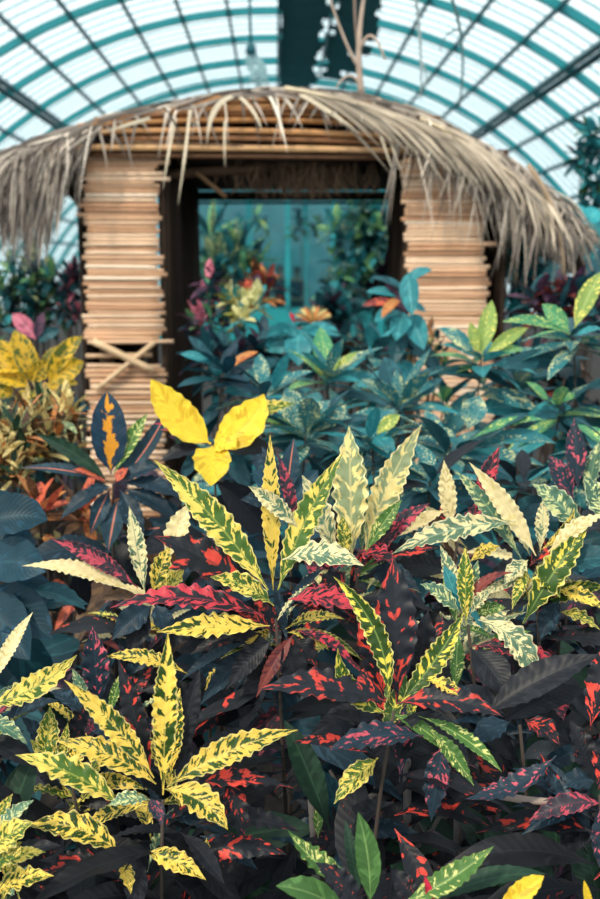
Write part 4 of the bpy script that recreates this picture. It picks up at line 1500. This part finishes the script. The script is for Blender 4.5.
def bush(name, label, cat, px, py, d, sx, sy, n, m, Lpx, ratio, kinds, lo=-40, hi=80, group=None, seed=0, droop=.15):
    r = random.Random(seed + int(px * 7 + py))
    p = Plant(name, label, cat, px, py, d, group)
    tops = []
    for i in range(n):
        while True:
            a, b = r.uniform(-1, 1), r.uniform(-1, 1)
            if a * a + b * b < 1:
                break
        c = P(px + a * sx, py + b * sy, d + r.uniform(-.25, .25) * sx * mpp(d) * 1.5)
        tops.append(c)
        p.rosette(m, Lpx * mpp(d), ratio, kinds, lo, hi, c=c, nu=6, nv=2, droop=droop)
    p.stem_r = .006
    p.done(True, tops[::2])
    return p


bush('tall_shrub', 'tall strap-leaved plant behind the hut seen in the left of the doorway', 'shrub', 228, 262, 9.5, 30, 50, 16, 12, 46, .16, ['AG', 'AT', 'AD', 'GT'], -10, 85, GB, 1)
bush('tall_shrub', 'dense teal bush behind the hut seen in the right of the doorway', 'shrub', 362, 262, 10, 36, 54, 40, 12, 24, .36, ['AT', 'AD', 'A', 'AG'], -40, 80, GB, 2)
bush('tall_shrub', 'blue-green bush far behind the hut, close to the lobby glass', 'shrub', 224, 240, 20, 22, 24, 12, 10, 16, .36, ['AT', 'AD', 'TB'], -40, 80, GB, 13)
bush('tall_shrub', 'loose teal shrub top before the lobby glass, high in the doorway', 'shrub', 310, 222, 18, 60, 14, 14, 9, 15, .36, ['AT', 'AD', 'AG'], -50, 60, GB, 23)
bush('tall_shrub', 'small dark teal bush behind the hut at the foot of the glass door', 'shrub', 344, 314, 8.5, 30, 12, 9, 12, 26, .36, ['AD', 'AT', 'PU'], -40, 80, GB, 3)
bush('dark_shrub', 'plum-dark shrub against the right jamb of the doorway', 'shrub', 384, 290, 6.6, 16, 22, 8, 11, 26, .3, ['PU', 'AD', 'PU'], -30, 80, None, 4)
bush('dark_shrub', 'dim bush at the foot of the doorway, right of the pale bromeliad', 'shrub', 330, 352, 4.5, 60, 14, 14, 11, 30, .34, ['AD', 'PU', 'A', 'AD', 'BR'], -30, 70, None, 5)
bush('dark_shrub', 'dim bush at the foot of the doorway, left of the pale bromeliad', 'shrub', 236, 362, 4.5, 46, 26, 18, 11, 30, .34, ['AD', 'PU', 'T', 'AD', 'DB'], -30, 70, None, 15)
bush('orange_flower_shrub', 'shrub sprinkled with small orange-yellow leaves under the drooping shrub', 'shrub', 424, 350, 4.2, 22, 22, 12, 10, 14, .4, ['N', 'AD', 'AG', 'NO', 'AD'], -30, 80, None, 6)
bush('dark_shrub', 'dark shrub with coppery leaves right of the right pillar', 'shrub', 545, 372, 3.9, 44, 26, 16, 11, 30, .34, ['AD', 'PU', 'AD', 'BR', 'M'], -30, 70, None, 7)
bush('dark_shrub', 'maroon-leaved shrub low behind the right-edge dotted leaves', 'shrub', 560, 306, 4.3, 34, 16, 12, 11, 34, .34, ['PU', 'M', 'AD', 'PU'], -30, 70, None, 8)
# right side: big teal leaves under the eave
p = Plant('teal_climber', 'climber with large teal leaves under the right eave of the hut', 'climber', 550, 270, 6.0)
r = random.Random(77)
for i in range(54):
    x, y = r.uniform(505, 612), r.uniform(205, 315)
    if y < 230 and x < 540:
        continue
    a = r.uniform(.2, 1.4)
    s = r.choice((-1, 1))
    p.hero(x + s * 26 * math.cos(a), y + 26 * math.sin(a), x, y, 22, r.choice(['TB', 'TB', 'AT', 'AD']), dz=-.1, face=.85, bz=r.uniform(-.2, .2))
p.rosette(8, .5, .4, ['AD', 'AT'], -40, 60)
p.done()
bush('dark_palm', 'dark strappy plant between the right pillar and the teal climber', 'shrub', 520, 280, 5.9, 14, 28, 6, 14, 50, .12, ['AD', 'AT', 'GT'], -10, 80, None, 9)
bush('broadleaf_tree', 'leafy tree crown at the right edge above the eave', 'tree', 598, 175, 7.5, 20, 52, 18, 10, 22, .42, ['AT', 'GP', 'AT', 'AD'], -50, 60, None, 10)
# left back
bush('dark_shrub', 'dense blue-green bush at the far left under the drooping thatch', 'shrub', 30, 296, 6.5, 48, 34, 34, 12, 26, .30, ['AD', 'AT', 'DB', 'GT', 'AG'], -30, 85, None, 11)
bush('dark_shrub', 'purple-flecked bush hugging the outside of the left pillar', 'shrub', 76, 296, 6.1, 14, 34, 12, 11, 20, .36, ['PU', 'AD', 'PK', 'DB', 'AD'], -30, 80, None, 12)
p = Plant('pink_leaf_plant', 'single pink leaf above the golden croton', 'plant', 34, 338, 4.2)
for a in [(12, 314, 36, 340, 18, 'PK', o(face=.9, roll=0)), (60, 330, 38, 342, 14, 'AD'), (44, 312, 36, 340, 12, 'PU'), (2, 330, 32, 342, 12, 'AD')]:
    p.hero(*a[:6], **a[6] if len(a) > 6 else {})
p.done()

# undergrowth: nobody could count these
mb = MB()
r = random.Random(99)
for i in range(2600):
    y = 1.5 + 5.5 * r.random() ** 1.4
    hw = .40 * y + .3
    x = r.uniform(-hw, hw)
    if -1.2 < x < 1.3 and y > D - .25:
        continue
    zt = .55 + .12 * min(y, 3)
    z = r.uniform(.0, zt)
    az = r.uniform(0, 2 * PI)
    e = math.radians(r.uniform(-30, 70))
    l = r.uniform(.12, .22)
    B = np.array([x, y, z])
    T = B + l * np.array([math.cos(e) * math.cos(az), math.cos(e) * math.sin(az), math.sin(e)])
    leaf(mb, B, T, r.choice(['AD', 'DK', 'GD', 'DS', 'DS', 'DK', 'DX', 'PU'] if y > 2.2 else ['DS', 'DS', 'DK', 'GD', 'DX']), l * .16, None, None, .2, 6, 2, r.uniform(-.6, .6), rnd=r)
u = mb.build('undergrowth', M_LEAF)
tag(u, 'dark tangle of shaded leaves close to the soil', 'undergrowth', None, 'stuff')


# ================================================================== PEOPLE BEHIND THE GLASS DOOR
def person(label, px, d, zf, h, shirt, seed):
    r = random.Random(seed)
    x = wx(px, d)
    root = empty('person', (x, d, zf), label, 'person')
    s = h / 1.75
    pts = [(0, 0, .95), (0, 0, 1.15), (0, 0, 1.38), (0, 0, 1.50), (0, -.01, 1.60), (0, -.01, 1.74),
           (.19, 0, 1.42), (.25, .02, 1.15), (.24, -.08, .90), (-.19, 0, 1.42), (-.25, .02, 1.15), (-.24, -.08, .90),
           (.10, 0, .88), (.11, -.02, .48), (.11, 0, .06), (.12, -.14, .03), (-.10, 0, .88), (-.11, -.02, .48), (-.11, 0, .06), (-.12, -.14, .03)]
    rad = [.15, .14, .16, .06, .09, .075, .065, .048, .035, .065, .048, .035, .09, .065, .045, .035, .09, .065, .045, .035]
    ed = [(0, 1), (1, 2), (2, 3), (3, 4), (4, 5), (2, 6), (6, 7), (7, 8), (2, 9), (9, 10), (10, 11), (0, 12), (12, 13), (13, 14), (14, 15), (0, 16), (16, 17), (17, 18), (18, 19)]

    def skin(name, pts, ed, rad, mat):
        me = bpy.data.meshes.new(name)
        me.from_pydata([tuple(np.array(p_) * s) for p_ in pts], ed, [])
        ob = bpy.data.objects.new(name, me)
        COL.objects.link(ob)
        ob.parent = root
        md = ob.modifiers.new('skin', 'SKIN')
        for sv, q in zip(me.skin_vertices[0].data if me.skin_vertices else [], rad):
            sv.radius = (q * s, q * s * .8)
        if me.skin_vertices:
            me.skin_vertices[0].data[0].use_root = True
        ob.modifiers.new('sub', 'SUBSURF').levels = 1
        ob.modifiers['sub'].render_levels = 1
        me.materials.append(mat)
        return ob

    def ensure(ob, rad):
        pass
    body = skin('body', pts, ed, rad, plain_material('skin_tone', '#b98468', .6, .08, 4.0))
    return root, skin, pts, ed, rad, s


def add_person(label, px, d, zf, h, top, seed):
    root, skin, pts, ed, rad, s = person(label, px, d, zf, h, top, seed)
    g = 1.22
    idx = [0, 1, 2, 6, 7, 9, 10]
    mp = {k: i for i, k in enumerate(idx)}
    ced = [(mp[a], mp[b]) for a, b in ed if a in mp and b in mp]
    skin('jacket', [pts[i] for i in idx], ced, [rad[i] * g for i in idx], plain_material('dark_jacket', top, .8, .2, 5.0))
    idx = [0, 12, 13, 14, 16, 17, 18]
    mp = {k: i for i, k in enumerate(idx)}
    ced = [(mp[a], mp[b]) for a, b in ed if a in mp and b in mp]
    skin('trousers', [pts[i] for i in idx], ced, [rad[i] * g for i in idx], plain_material('dark_trousers', '#1b2230', .8, .2, 5.0))
    # hair cap
    mb = MB()
    V, Fc = [], []
    for i in range(9):
        th = PI * .58 * i / 8
        for j in range(14):
            a = 2 * PI * j / 14
            V.append((.098 * math.sin(th) * math.cos(a), .10 * math.sin(th) * math.sin(a) + .015, 1.69 + .11 * math.cos(th)))
    for i in range(8):
        for j in range(14):
            Fc.append((i * 14 + j, i * 14 + (j + 1) % 14, (i + 1) * 14 + (j + 1) % 14, (i + 1) * 14 + j))
    mb.add(np.array(V) * s + ORIGIN[root.name], Fc, ca=(.1, .06, .04))
    mb.build('hair', plain_material('brown_hair', '#4a3226', .8, .2, 8.0), root)
    # eyes and nose
    for ex in (-.03, .03):
        mb = MB()
        c = np.array([ex, -.088, 1.665]) * s + ORIGIN[root.name]
        tube(mb, [c + np.array([0, -.008, 0]), c, c + np.array([0, .01, 0])], [.004, .011, .008], (.05, .04, .04), 8)
        mb.build('eye', plain_material('dark_eye', '#201a18', .3, .1, 4.0), root)


add_person('person in a dark jacket standing behind the glass door, left of the middle bar', 280, Y_END + .9, 0, 1.86, '#232c3c', 1)
add_person('person in a navy jacket standing behind the glass door, right of the middle bar', 297, Y_END + .8, 0, 1.82, '#1c2a44', 2)

# ================================================================== LIGHT
w = bpy.data.worlds.new('world')
SC.world = w
w.use_nodes = True
nt = w.node_tree
nt.nodes.clear()
out = nt.nodes.new('ShaderNodeOutputWorld')
bg = nt.nodes.new('ShaderNodeBackground')
tc = nt.nodes.new('ShaderNodeTexCoord')
sp = nt.nodes.new('ShaderNodeSeparateXYZ')
rmp = nt.nodes.new('ShaderNodeValToRGB')
nt.links.new(tc.outputs['Generated'], sp.inputs[0])
nt.links.new(sp.outputs[2], rmp.inputs[0])
rmp.color_ramp.elements[0].position = 0.0
rmp.color_ramp.elements[0].color = (.80, .93, .96, 1)
rmp.color_ramp.elements[1].position = .75
rmp.color_ramp.elements[1].color = (.82, .92, 1.0, 1)
e = rmp.color_ramp.elements.new(.32)
e.color = (1.30, 1.38, 1.40, 1)
nt.links.new(rmp.outputs[0], bg.inputs[0])
bg.inputs[1].default_value = 1.25
nt.links.new(bg.outputs[0], out.inputs[0])

sun = bpy.data.lights.new('sun', 'SUN')
so = bpy.data.objects.new('sun', sun)
COL.objects.link(so)
so.location = (-4, -5, 9)
dirv = Vector((.42, .55, -.75))
so.rotation_euler = dirv.to_track_quat('-Z', 'Y').to_euler()
sun.energy = 3.4
sun.angle = math.radians(6)
sun.color = (1.0, .88, .70)

SC.view_settings.view_transform = 'Standard'
SC.view_settings.look = 'None'
SC.view_settings.exposure = 0.0
SC.cycles.max_bounces = 8
SC.cycles.transparent_max_bounces = 16
SC.cycles.use_denoising = True
